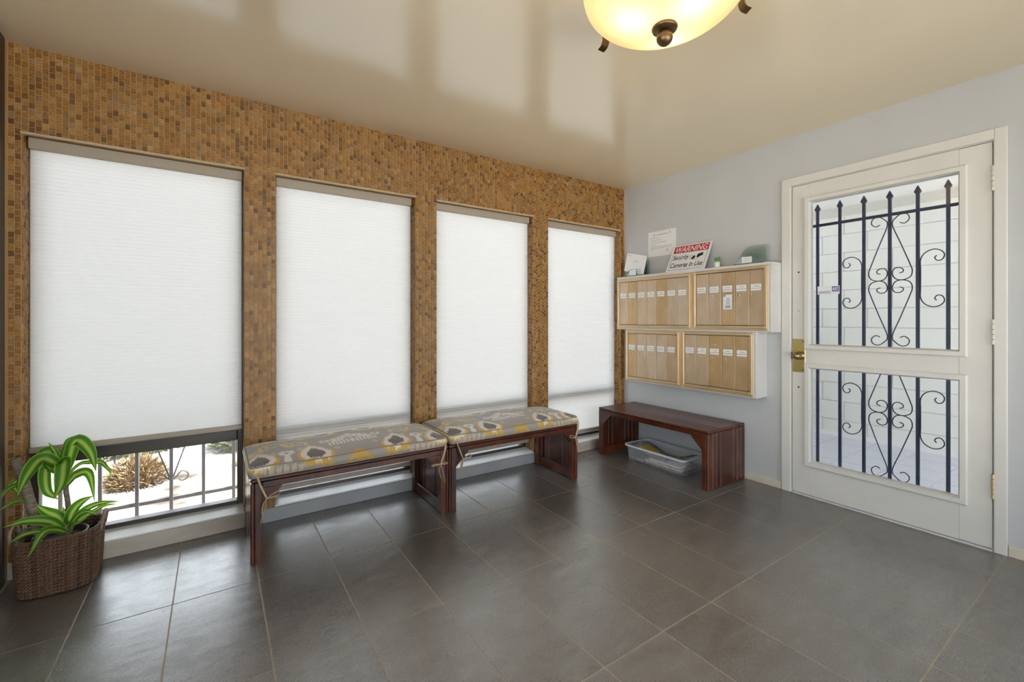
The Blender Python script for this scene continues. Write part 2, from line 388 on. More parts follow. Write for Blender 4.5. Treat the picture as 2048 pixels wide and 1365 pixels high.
# right wall with the door opening
DY0, DY1, DZ = .470, 1.440, 2.090
wr = MB().box(XR, XR + .15, DY1, YW + .25, -.05, ZC).box(XR, XR + .15, YB - .15, DY0, -.05, ZC).box(XR, XR + .15, DY0, DY1, DZ, ZC)
wall_right = struct(wr.build('wall_right', M['wall']))
struct(MB().cbox(XR - .012, XR, 1.488, YW, 0, .055, .003).build('baseboard_right', M['base']))
struct(MB().cbox(XR - .012, XR, YB, .436, 0, .055, .003).build('baseboard_back', M['base']))
# back wall and side wall: unseen clear glazing, added to let in fill daylight
def glazed(wname, n, bays, along_x, lo, hi):
    """a wall with tall clear panes in a bronze frame; bays: edges of the panes along the wall"""
    b0, b1 = bays[0], bays[-1]; wb = MB(); f_ = MB(); e = struct(empty('window_%d' % n))
    def bx(mb_, a0, a1, d0, d1, z0, z1):
        if along_x: mb_.box(a0, a1, YB - d1, YB - d0, z0, z1)
        else: mb_.box(XL - d1, XL - d0, a0, a1, z0, z1)
    bx(wb, lo, b0, 0, .15, -.05, ZC); bx(wb, b1, hi, 0, .15, -.05, ZC); bx(wb, b0, b1, 0, .15, 2.15, ZC)
    w_ = struct(wb.build(wname, M['wall']))
    for q in bays: bx(f_, q - .025 if q > b0 else q, q + .025 if q < b1 else q, .04, .10, .10, 2.09)
    bx(f_, b0, b1, .04, .10, -.02, .10); bx(f_, b0, b1, .04, .10, 2.09, 2.15)
    f_.build('frame', M['bronze'], e)
    for p, q in zip(bays[:-1], bays[1:]):
        pm = MB(); bx(pm, p + .02, q - .02, .068, .074, .09, 2.10); pm.build('pane', M['glass'], e)
glazed('wall_back', 5, (XL + .25, XL + 1.43, XL + 2.61, XR - .25), True, XL - .15, XR + .15)  # added panes behind the camera, extra daylight for the room
glazed('wall_left', 6, (YB + .25, YB + 1.35, 1.15), False, YB - .15, YW + .2)  # added side panes, placed to light the door wall
struct(MB().box(XL - .02, XL + .006, 2.700, 2.872, 0, ZC).build('trim_4', M['bronze']))
struct(MB().box(XL - .02, XL + .006, 2.873, 2.899, 0, ZC).build('trim_5', M['grout']))

struct(MB().cbox(XL, XL + .012, 1.2, 2.698, 0, .055, .003).build('baseboard_left', M['base']))
# ================================================================== windows and shades
for i, (a, b) in enumerate(OPEN):
    w = struct(empty('window_%d' % (i + 1), ((a + b) / 2, YW + .14, .09)))
    hw = (b - a) / 2
    f = MB(); y0, y1 = -.03, .03; H = WTOP - .09
    f.cbox(-hw, -hw + .03, y0, y1, 0, H).cbox(hw - .03, hw, y0, y1, 0, H).cbox(-hw + .03, hw - .03, y0, y1, 0, .035).cbox(-hw + .03, hw - .03, y0, y1, H - .035, H)
    f.build('frame', M['bronze'], w)
    MB().cbox(-hw + .03, hw - .03, y0 - .006, y1, .385, .445, .004).build('mullion', M['bronze'], w)
    MB().box(-hw + .028, hw - .028, .0, .005, .033, .387).build('pane', M['glass'], w)
    MB().box(-hw + .028, hw - .028, .0, .005, .443, H - .033).build('pane', M['glass'], w)
    s = MB().prism([(-.138, -.008), (-.138, -.001), (-.028, .014), (-.028, -.03), (-.11, -.03)], 0, -hw, hw).build('sill', M['sillwhite'], w)
bottoms = [.545, .150, .155, .150]
labels = ['white pleated window shade raised high, above the basket plant', 'white pleated window shade lowered behind the bench beside the basket plant',
          'white pleated window shade lowered behind the cushioned bench nearer the bare bench', 'white pleated window shade in the corner beside the brass mailboxes']
for i, (a, b) in enumerate(OPEN):
    e = empty('pleated_blind', ((a + b) / 2, YW + .072, bottoms[i])); tag(e, labels[i], 'window shade', 'pleated shades in the four windows')
    hw = (b - a) / 2 - .008; top = WTOP - .004 - bottoms[i]
    MB().cbox(-hw, hw, -.022, .022, top - .052, top, .004).build('head_rail', M['rail'], e)
    MB().cbox(-hw, hw, -.014, .014, 0, .026, .004).build('bottom_rail', M['rail'], e)
    n = int((top - .078) / .0095); n -= n % 2; st = (top - .078) / n
    mb = MB(); vs_ = []; fs = []
    for k in range(n + 1):
        z = .026 + k * st; yy = -.0014 if k % 2 else .0014
        vs_ += [(-hw + .003, yy, z), (hw - .003, yy, z)]
    for k in range(n): fs.append((2 * k, 2 * k + 1, 2 * k + 3, 2 * k + 2))
    mb.add(vs_, fs); mb.build('pleated_cloth', M['shade'], e)

# ================================================================== the door to the walkway
door = struct(empty('door_1', (XR, .955, 0)))
def D(y): return y - .955
for n, bx in (('casing', (-.016, .0, 1.428, 1.486, 0, 2.134)), ('casing', (-.016, .0, .438, .484, 0, 2.134)), ('casing', (-.016, .0, .484, 1.428, 2.080, 2.134))):
    MB().cbox(bx[0], bx[1], D(bx[2]), D(bx[3]), bx[4], bx[5], .003).build(n, M['white'], door)
jm = MB().box(.0, .15, D(1.4245), D(1.440), 0, 2.09).box(.0, .15, D(.470), D(.4875), 0, 2.09).box(.0, .15, D(.4875), D(1.4245), 2.076, 2.09)
jm.build('jamb', M['white'], door)
# leaf: stiles and rails round two openings
LX0, LX1 = -.006, .038
PU, PL = (.612, 1.312, 1.010, 1.948), (.612, 1.312, .235, .850)
lf = MB()
lf.cbox(LX0, LX1, D(1.312), D(1.4205), .014, 2.072, .002).cbox(LX0, LX1, D(.4905), D(.612), .014, 2.072, .002)
lf.box(LX0, LX1, D(.612), D(1.312), .014, .235).box(LX0, LX1, D(.612), D(1.312), .850, 1.010).box(LX0, LX1, D(.612), D(1.312), 1.948, 2.072)
lf.build('leaf', M['white'], door)
def moulding(name, y0, y1, z0, z1, wd=.036):
    m_ = MB(); t0, t1 = -.022, -.006
    prof = [(0, t1), (0, t0 + .006), (.006, t0), (wd - .008, t0), (wd, t1 + .004), (wd, .012), (wd - .004, .012)]
    rings = []
    for d_, x_ in prof:
        rings.append([(x_, D(y0 - .034 + d_), z0 - .034 + d_), (x_, D(y1 + .034 - d_), z0 - .034 + d_), (x_, D(y1 + .034 - d_), z1 + .034 - d_), (x_, D(y0 - .034 + d_), z1 + .034 - d_)])
    vs_ = [p for r_ in rings for p in r_]; fs = []
    for i in range(len(rings) - 1):
        for k in range(4): fs.append((i * 4 + k, i * 4 + (k + 1) % 4, i * 4 + 4 + (k + 1) % 4, i * 4 + 4 + k))
    m_.add(vs_, fs); return m_.build(name, M['white'], door)
for P in (PU, PL):
    moulding('moulding', *P)
    MB().box(.016, .021, D(P[0]) - .005, D(P[1]) + .005, P[2] - .005, P[3] + .005).build('pane', M['glass'], door)
for z0 in (1.822, 1.047, .268):
    h_ = MB()
    for k in range(5): h_.lathe([(0, z0 + .0255 * k), (.0075, z0 + .0255 * k), (.0075, z0 + .0255 * k + .0235), (0, z0 + .0255 * k + .0235)], 12, (-.012, D(.4875), 0))
    h_.build('hinge', M['plastic'] if z0 > .5 else M['brassframe'], door)
lp = MB().cbox(-.0085, -.006, D(1.342), D(1.417), .820, 1.043, .001).build('lock_plate', M['brass'], door)
for yy, zz in ((1.352, 1.028), (1.352, .836)): MB().lathe([(0, -.0105), (.004, -.0105), (.005, -.0085)], 10, (0, D(yy), zz), 0).build('screw', M['dark'], lp)
MB().lathe([(0, -.0125), (.011, -.0125), (.013, -.0085)], 16, (0, D(1.388), .975), 0).build('key_cylinder', M['brass'], lp)
MB().lathe([(0, -.082), (.014, -.080), (.024, -.068), (.027, -.055), (.024, -.043), (.013, -.036), (.012, -.020), (.026, -.014), (.028, -.0085)], 24, (0, D(1.372), .932), 0).build('knob', M['brown_brass'], door, True)
MB().cbox(-.010, .012, D(1.4205), D(1.4242), .905, .955, .001).build('latch', M['dark'], door)
for zz in (1.491, 1.232, .719): MB().lathe([(0, -.0075), (.004, -.0075), (.006, -.006)], 10, (0, D(1.382), zz), 0).build('screw', M['steel'] if zz == 1.232 else M['dark'], door)
st = MB().box(.0145, .0158, D(1.155), D(1.277), 1.336, 1.389).build('security_sticker', M['signwhite'], door)
MB().box(.0138, .0144, D(1.158), D(1.196), 1.352, 1.386).build('sticker_panel', M['blueink'], st)
def face_minus_x(o, x, y, z, rot=0):                         # lettering on a surface that looks towards -x
    o.matrix_local = Matrix(((0, 0, -1, x), (-1, 0, 0, y), (0, 1, 0, z), (0, 0, 0, 1))); return o
def fit(me, w):
    xs_ = [v.co.x for v in me.vertices]; k = w / (max(xs_) - min(xs_)); x0 = min(xs_)
    for v in me.vertices: v.co.x = (v.co.x - x0) * k
    return me
t_ = obj('lettering', fit(text_mesh('ADT', .024, 0, .0006), .031), M['signwhite'], st); face_minus_x(t_, .0134, D(1.1935), 1.361)
t_ = obj('lettering', fit(text_mesh('protected by', .0165, .25, .0003), .070), M['blueink'], st); face_minus_x(t_, .0141, D(1.273), 1.348)
t_ = MB().box(.0138, .0143, D(1.200), D(1.273), 1.3415, 1.3435).build('underline', M['blueink'], st)
struct(MB().cbox(XR - .004, XR + .16, .489, 1.423, -.02, .006, .003).build('trim_6', mat('metal threshold with light leak tint', (.70, .72, .78), .35, .2)))  # pale bluish colour stands in for light leaking under the door

# ------------------------------------------------------------------ wrought iron grille behind the glass
gr = empty('iron_door_grille', (XR + .065, .918, 0)); tag(gr, 'sky tinted black wrought iron scroll grille with spear tips behind the door glass', 'grille')
for k in range(-3, 3):
    yy = -.126 * k
    MB().cbox(-.0065, .0065, yy - .0085, yy + .0085, .16, 1.892, .002).build('bar', M['iron'], gr)
    sp = MB().add([(-.006, yy - .0085, 1.890), (.006, yy - .0085, 1.890), (.006, yy + .0085, 1.890), (-.006, yy + .0085, 1.890),
                   (-.008, yy - .0165, 1.903), (.008, yy - .0165, 1.903), (.008, yy + .0165, 1.903), (-.008, yy + .0165, 1.903),
                   (-.002, yy - .002, 1.938), (.002, yy - .002, 1.938), (.002, yy + .002, 1.938), (-.002, yy + .002, 1.938)],
                  [(0, 3, 2, 1), (0, 1, 5, 4), (1, 2, 6, 5), (2, 3, 7, 6), (3, 0, 4, 7), (4, 5, 9, 8), (5, 6, 10, 9), (6, 7, 11, 10), (7, 4, 8, 11), (8, 9, 10, 11)])
    sp.build('spear_tip', M['iron'], gr)
MB().cbox(-.006, .006, -.33, .43, 1.788, 1.806, .002).build('top_rail', M['iron'], gr)
MB().cbox(-.006, .006, -.33, .43, .15, .168, .002).build('bottom_rail', M['iron'], gr)
heart = [(.047, 1.742), (.068, 1.735), (.088, 1.755), (.082, 1.782), (.057, 1.792), (.030, 1.775), (.0115, 1.735), (.05, 1.62), (.09, 1.50), (.102, 1.455), (.092, 1.42), (.057, 1.405), (.025, 1.415), (.0115, 1.446), (.02, 1.472), (.041, 1.479), (.06, 1.468), (.06, 1.452), (.045, 1.446)]
cee = [(.205, 1.530), (.197, 1.518), (.208, 1.502), (.228, 1.506), (.237, 1.532), (.222, 1.556), (.190, 1.566), (.155, 1.548), (.1375, 1.512), (.1375, 1.46), (.1375, 1.405)]
cee = cee + [(s_, 2 * 1.405 - z) for s_, z in cee[-2::-1]]
for dz in (0, -.793):
    for sg in (1, -1):
        for fl in (1, -1):
            pts = catmull([(0, sg * s_, 1.405 + fl * (z - 1.405) + dz) for s_, z in heart], 5)
            MB().tube(pts, .0042, 6, flat=.7).build('scroll', M['iron'], gr)
        pts = catmull([(0, sg * s_, z + dz) for s_, z in cee], 5)
        MB().tube(pts, .0042, 6, flat=.7).build('scroll', M['iron'], gr)

# ------------------------------------------------------------------ covered walkway outside the door
XO = 5.474
wo = struct(MB().box(XO + .006, XO + .2, YB - .1, 3.0, -.1, 2.36).build('wall_walkway', M['mortar']))
bme = MB().cbox(0, 1, -.5, .5, -.5, .5, .02).mesh('block'); bme.materials.append(M['block'])
for r_ in range(12):
    zc = .118 + .1955 * r_ - .10
    y = -.30 + (.1985 if r_ % 2 else 0) + 1.593 - .397 * 4
    while y < 2.9:
        if zc - .09 < 2.30:
            o = obj('block', bme, None, wo); o.location = (XO - random.uniform(0, .0015), y + .1985, zc + .0); o.scale = (.02, .3895, .188)
        y += .397
fo = struct(MB().box(XR + .15, XO + .2, YB - .15, 3.0, -.12, -.014).build('floor_walkway', M['pgrout']))
pme = MB().cbox(-.5, .5, -.5, .5, -1, 0, .01).mesh('patio_tile'); pme.materials.append(M['ptile'])
for i in range(7):
    for j in range(13):
        x = XR + .17 + .305 * i + .1525; y = -1.2 + .305 * j + .15
        if x + .15 > XO: continue
        o = obj('patio_tile', pme, None, fo); o.location = (x, y, -.010); o.scale = (.299, .299, .02)
struct(MB().box(XR + .15, XO + .2, 3.0, 3.12, -.1, 1.85).build('light_block_walkway_end', M['mortar']))  # unseen wall added to cut daylight in the walkway, height set for that
struct(MB().box(XR + .15, XO + .25, YB - .15, 3.0, 2.36, 2.46).build('ceiling_walkway', M['whiteceil']))

# ================================================================== mailboxes
XF = 3.118
cab = empty('mailbox_cabinet', (XR, 2.15, 0.62)); tag(cab, 'stepped white wall cabinet holding four brass mailbox banks', 'cabinet')
def cb(name, y0, y1, z0, z1, t, x0=XF, x1=XR - .0008):          # t: thickness of bottom, top and the two side boards
    b_ = MB(); X0, X1 = x0 - XR, x1 - XR; y0, y1, z0, z1 = y0 - 2.15, y1 - 2.15, z0 - .62, z1 - .62
    b_.cbox(X0, X1, y0, y1, z1 - t[1], z1, .002).cbox(X0, X1, y0, y1, z0, z0 + t[0], .002)
    b_.cbox(X0, X1, y0, y0 + t[2], z0 + t[0], z1 - t[1], .002).cbox(X0, X1, y1 - t[3], y1, z0 + t[0], z1 - t[1], .002)
    b_.box(X0 + .045, X1, y0 + t[2], y1 - t[3], z0 + t[0], z1 - t[1])
    return b_.build(name, M['cab'], cab)
cb('upper_case', 1.489, 2.869, 1.085, 1.567, (.0115, .0205, .0215, .0115))
cb('lower_case', 1.589, 2.764, .622, 1.0845, (.0065, .0025, .0215, .005))
def bank(label, y_hi, y_lo, z_lo, z_hi, n, master, outer):
    e = empty('mailbox_bank', (XF, (y_hi + y_lo) / 2, z_lo)); tag(e, label, 'mailbox', 'brass mailbox banks in the white cabinet')
    yc = (y_hi + y_lo) / 2; hw = (y_hi - y_lo) / 2; H = z_hi - z_lo
    oy0, oy1, oz0, oz1 = outer
    # outer trim ring, then raised inner frame
    def ring(b_, a0, a1, c0, c1, w, x0, x1):
        b_.cbox(x0, x1, a0, a0 + w[0], c0, c1, .0015).cbox(x0, x1, a1 - w[1], a1, c0, c1, .0015)
        b_.cbox(x0, x1, a0 + w[0], a1 - w[1], c0, c0 + w[2], .0015).cbox(x0, x1, a0 + w[0], a1 - w[1], c1 - w[3], c1, .0015)
    b_ = MB(); ring(b_, oy0 - yc, oy1 - yc, oz0 - z_lo, oz1 - z_lo, (-hw - (oy0 - yc) + .002, oy1 - yc - hw + .002, -(oz0 - z_lo) + .002, oz1 - z_hi + .002), -.001, .02)
    b_.build('outer_trim', M['brassframe'], e)
    b_ = MB(); ring(b_, -hw, hw, 0, H, (.015, .015, .014, .014), -.016, .018); b_.build('frame', M['brassframe'], e)
    b_ = MB(); ring(b_, -hw + .014, hw - .014, .013, H - .013, (.004, .004, .004, .004), -.013, .018); b_.build('frame_step', M['brassframe'], e)
    MB().box(.010, .018, -hw + .014, hw - .014, .013, H - .013).build('back_panel', M['dark'], e)
    w = (2 * hw - .036) / n
    for k in range(n):
        y1 = hw - .018 - k * w; y0 = y1 - w
        d = MB().cbox(-.006, .010, y0 + .0017, y1 - .0017, .020, H - .020, .0012).build('door', M['brassdoor'], e)
        yl = y0 + w * .55; zc = H - .145
        MB().cbox(-.0095, -.0058, yl - .036, yl + .036, zc - .002, zc + .026, .0015).build('name_card', M['card'], d)
        MB().cbox(-.0095, -.0058, yl - .036, yl + .036, zc - .0195, zc - .0055, .0015).build('number_card', M['card'], d)
        MB().box(-.0098, -.0094, yl - .024, yl + .020 + random.uniform(-.012, .008), zc + .009, zc + .0125).build('print_line', M['greyink'], d)
        MB().lathe([(0, -.0125), (.0100, -.0125), (.0120, -.006)], 16, (0, y1 - .026, zc - .046), 0).build('lock', M['steel'], d)
        MB().box(-.0133, -.0124, y1 - .0278, y1 - .0242, zc - .052, zc - .041).build('keyhole', M['dark'], d)
        if k == master: 
            MB().lathe([(0, -.012), (.0085, -.012), (.011, -.006)], 16, (0, yl, zc + .058), 0).build('master_lock', M['steel'], d)
            MB().box(-.0126, -.0119, yl - .0015, yl + .0015, zc + .053, zc + .063).build('keyhole', M['dark'], d)
    return e
bank('upper brass mailbox bank with seven doors, beside the window wall', 2.850, 2.097, 1.109, 1.533, 7, 3, (2.082, 2.857, 1.097, 1.546))
bk2 = bank('upper brass mailbox bank of five doors with a note taped on, beside the door', 2.067, 1.514, 1.112, 1.540, 5, 2, (1.511, 2.081, 1.097, 1.546))
bank('lower brass mailbox bank of five doors, beside the window wall', 2.752, 2.200, .644, 1.068, 5, 2, (2.184, 2.7585, .629, 1.0815))
bank('lower brass mailbox bank of five doors, above the end of the bare bench', 2.168, 1.614, .648, 1.074, 5, 2, (1.611, 2.183, .629, 1.0815))
note = tag(MB().box(0, .0006, -.034, .034, 0, .108).build('paper_note', M['paper']), 'small white note with violet handwriting taped to a mailbox door', 'note')
note.location = (XF - .0108, 1.791, 1.248)
for k, wd in enumerate((.022, .03, .036, .03, .042)):
    MB().box(-.0006, -.0001, -wd / 2 - .002, wd / 2 - .002, .078 - k * .0125, .0815 - k * .0125).build('print_line', M['blueink'], note)
MB().box(-.0006, -.0001, -.022, .020, .014, .021).build('signature', M['blueink'], note)

# ------------------------------------------------------------------ things on top of the mailbox cabinet
ZT = 1.567
sg = empty('warning_sign', (3.124, 2.163, ZT + .002)); tag(sg, 'white plastic WARNING security cameras sign leaning on the grey wall', 'sign')
sg.rotation_euler = (0, math.radians(27.5), 0)
W_, H_ = .356, .254
MB().cbox(0, .003, -W_ / 2, W_ / 2, 0, H_, .001).build('board', M['signwhite'], sg)
MB().box(-.0005, 0, -.158, .158, .176, .243).build('red_band', M['red'], sg)
bl = MB()
for bx in ((-.158, .158, .012, .0145), (-.158, -.1555, .012, .17), (.1555, .158, .012, .17)): bl.box(-.0005, 0, bx[0], bx[1], bx[2], bx[3])
bl.build('border_line', M['ink'], sg)
def sign_text(body, size, y, z, m, shear, bold, width):
    me = text_mesh(body, size, shear, bold); xs_ = [v.co.x for v in me.vertices]; k = width / (max(xs_) - min(xs_))
    for v in me.vertices: v.co.x = (v.co.x - min(xs_)) * k
    o_ = obj('lettering', me, m, sg); face_minus_x(o_, -.0009, y, z)
sign_text('WARNING', .074, .142, .184, M['signwhite'], .2, .0009, .290)
sign_text('Security', .064, .146, .111, M['ink'], .18, .0008, .150)
sign_text('Cameras In Use', .064, .146, .035, M['ink'], .18, .0008, .290)
cmk = MB()
cmk.prism([(-.018, .108), (-.030, .128), (-.050, .138), (-.060, .118), (-.045, .100), (-.030, .096)], 0, -.0008, -.0001)
cmk.prism([(-.078, .148), (-.130, .160), (-.138, .132), (-.112, .122), (-.084, .108), (-.072, .120)], 0, -.0008, -.0001)
ringp = [(-.016 + .020 * math.cos(a) * .8, .118 + .022 * math.sin(a)) for a in [2 * math.pi * k / 20 for k in range(20)]]
for k in range(20):
    a, b = ringp[k], ringp[(k + 1) % 20]
    cmk.tube([(-.0006, a[0], a[1]), (-.0006, b[0], b[1])], .0012, 4)
cmk.tube([(-.0006, -.030, .098), (-.0006, -.070, .092), (-.0006, -.105, .104)], .0012, 4)
cmk.v = [(x, (y + .004) * .82 - .018, (z - .125) * .9 + .125) for x, y, z in cmk.v]
cmk.build('camera_drawing', M['ink'], sg)
nt = tag(MB().box(-.0012, 0, -.145, .145, 0, .222).build('paper_notice', M['paper']), 'white paper notice with red pen marks taped to the grey wall', 'notice'); nt.location = (XR - .0005, 2.480, 1.737)
for z, a, b in ((.187, .055, -.065), (.163, .118, .03), (.142, .118, .0), (.121, .118, -.055), (.100, .118, .055), (.083, .118, -.105), (.070, .118, -.10), (.060, .118, .08)):
    MB().box(-.0018, -.0012, b, a, z, z + .005 if z > .18 else z + .003).build('print_line', M['greyink'], nt)
for yy, zz in ((.078, .190), (-.085, .196), (-.058, .045)):
    rm = MB()
    for a in (0, .8, 1.6, 2.4): rm.tube([(-.0015, yy - .014 * math.cos(a), zz - .016 * math.sin(a)), (-.0015, yy + .014 * math.cos(a), zz + .016 * math.sin(a))], .0007, 4)
    rm.build('red_pen_mark', M['redpen'], nt)
def rack(label, yc):
    e = empty('letter_rack', (3.190, yc, ZT)); tag(e, label, 'letter rack', 'glass letter racks on the mailbox cabinet')
    MB().cbox(-.062, .060, -.105, .105, 0.0005, .005, .001).build('base', M['rackglass'], e)
    for k in range(5):
        h_ = .062 + .020 * k; x = -.054 + .024 * k; w1 = .075 + .006 * k
        r_ = min(.05 + .008 * k, h_ * .8)
        arc = [(-w1 + r_ - r_ * math.sin(a), h_ - r_ + r_ * math.cos(a)) for a in [math.pi / 2 * j / 8 for j in range(9)]]
        arc2 = [(w1 - .02 + .02 * math.sin(a), h_ - .02 + .02 * math.cos(a)) for a in [math.pi / 2 * j / 5 for j in range(6)]]
        out = [(-w1, .005)] + arc[::-1] + arc2 + [(w1, .005)]
        out = [(-u, v) for u, v in out]
        MB().prism(out, 0, x, x + .005).build('glass_plate', M['rackglass'], e)
    MB().box(-.0565, -.0550, -.030, .040, .010, .052).build('card', M['card'], e)
    for k in range(4): MB().box(-.0568, -.0566, -.022, .030, .018 + .008 * k, .0195 + .008 * k).build('print_line', M['greyink'], e)
    return e
rack('clear glass letter rack holding an envelope, beside the window wall', 2.690)
rack('empty clear glass letter rack beside the small succulent', 1.660)
env = tag(MB().box(-.0008, .0008, -.115, .115, 0, .165).build('envelope', M['paper']), 'white printed envelope standing tilted in the glass letter rack', 'envelope'); env.location = (3.1495, 2.700, ZT + .034)
env.rotation_euler = (math.radians(13), math.radians(2.2), 0)
for z, a, b in ((.150, .105, .07), (.143, .105, .055), (.105, .03, -.03), (.096, .03, -.02), (.140, -.07, -.10)): MB().box(-.0012, -.0008, b, a, z, z + .002).build('print_line', M['greyink'], env)
su = empty('potted_succulent', (3.165, 1.905, ZT)); tag(su, 'tiny green succulent in a tan pot on the mailbox cabinet', 'plant')
MB().lathe([(0, 0), (.018, 0), (.021, .045), (.017, .045), (.016, .038), (0, .038)], 20).build('pot', M['terracotta'], su, True)
MB().lathe([(.0205, .003), (.0222, .044), (.0212, .044), (.0195, .003)], 8).build('pot_band', M['whitepot'], su)
for k in range(13):
    a = k * 2.4; tl = .012 + .014 * (k / 13); h_ = .046 - .012 * (k / 13)
    p0 = Vector((.004 * math.cos(a), .004 * math.sin(a), .036)); p2 = Vector((tl * math.cos(a), tl * math.sin(a), .040 + h_)); p1 = (p0 + p2) / 2 + Vector((.006 * math.cos(a), .006 * math.sin(a), -.004))
    MB().tube([p0, p1, p2], [.0045, .0055, .0006], 6).build('leaf', M['succ'], su, True)

# ================================================================== benches
BH, BL, BD = .410, 1.034, .470
def make_bench():
    e = empty('slatted_bench')
    wds = [.056, .049, .049, .162, .049, .049, .056]
    y = -BD / 2; hx = BL / 2
    for w in wds:
        MB().cbox(-hx, hx, y + .0012, y + w - .0012, BH - .020, BH, .0055).build('top_slat', M['wood'], e)
        for s_ in (-1, 1):
            x0, x1 = (hx - .018, hx) if s_ > 0 else (-hx, -hx + .018)
            MB().cbox(x0, x1, y + .0012, y + w - .0012, .001, BH - .021, .0055).build('side_slat', M['wood'], e)
        y += w
    for s_ in (-1, 1):
        for t in (-1, 1):
            x0, x1 = (hx - .050, hx - .0185) if s_ > 0 else (-hx + .0185, -hx + .050)
            y0, y1 = (BD / 2 - .050, BD / 2 - .003) if t > 0 else (-BD / 2 + .003, -BD / 2 + .050)
            MB().cbox(x0, x1, y0, y1, 0, BH - .021, .002).build('post', M['wood'], e)
            yb0, yb1 = (BD / 2 - .027, BD / 2 - .005) if t > 0 else (-BD / 2 + .005, -BD / 2 + .027)
            xa = s_ * (hx - .0505)
            MB().prism([(xa, BH - .051), (xa - s_ * .085, BH - .051), (xa - s_ * .080, BH - .060), (xa, BH - .140)], 1, yb0, yb1).build('corner_bracket', M['wood'], e)
        x0, x1 = (hx - .040, hx - .019) if s_ > 0 else (-hx + .019, -hx + .040)
        MB().cbox(x0, x1, -BD / 2 + .0505, BD / 2 - .0505, .004, .068, .002).build('bottom_rail', M['wood'], e)
    for t in (-1, 1):
        y0, y1 = (BD / 2 - .025, BD / 2 - .002) if t > 0 else (-BD / 2 + .002, -BD / 2 + .025)
        MB().cbox(-hx + .0505, hx - .0505, y0, y1, BH - .050, BH - .0205, .002).build('apron', M['wood'], e)
    return e
b1 = make_bench(); b2 = copy_tree(b1); b3 = copy_tree(b1)
GB = 'matching dark slatted wooden benches'
b1.location = (.658, 2.662, 0); tag(b1, 'dark wooden bench under the ikat cushion beside the basket plant', 'bench', GB)
b2.location = (1.697, 2.655, 0); b2.rotation_euler = (0, 0, math.radians(-.8)); tag(b2, 'dark wooden bench under the ikat cushion farther from the basket plant', 'bench', GB)
b3.location = (3.017, 2.258, 0); b3.rotation_euler = (0, 0, -math.pi / 2); tag(b3, 'bare dark wooden bench below the mailboxes, over the plastic bin', 'bench', GB)

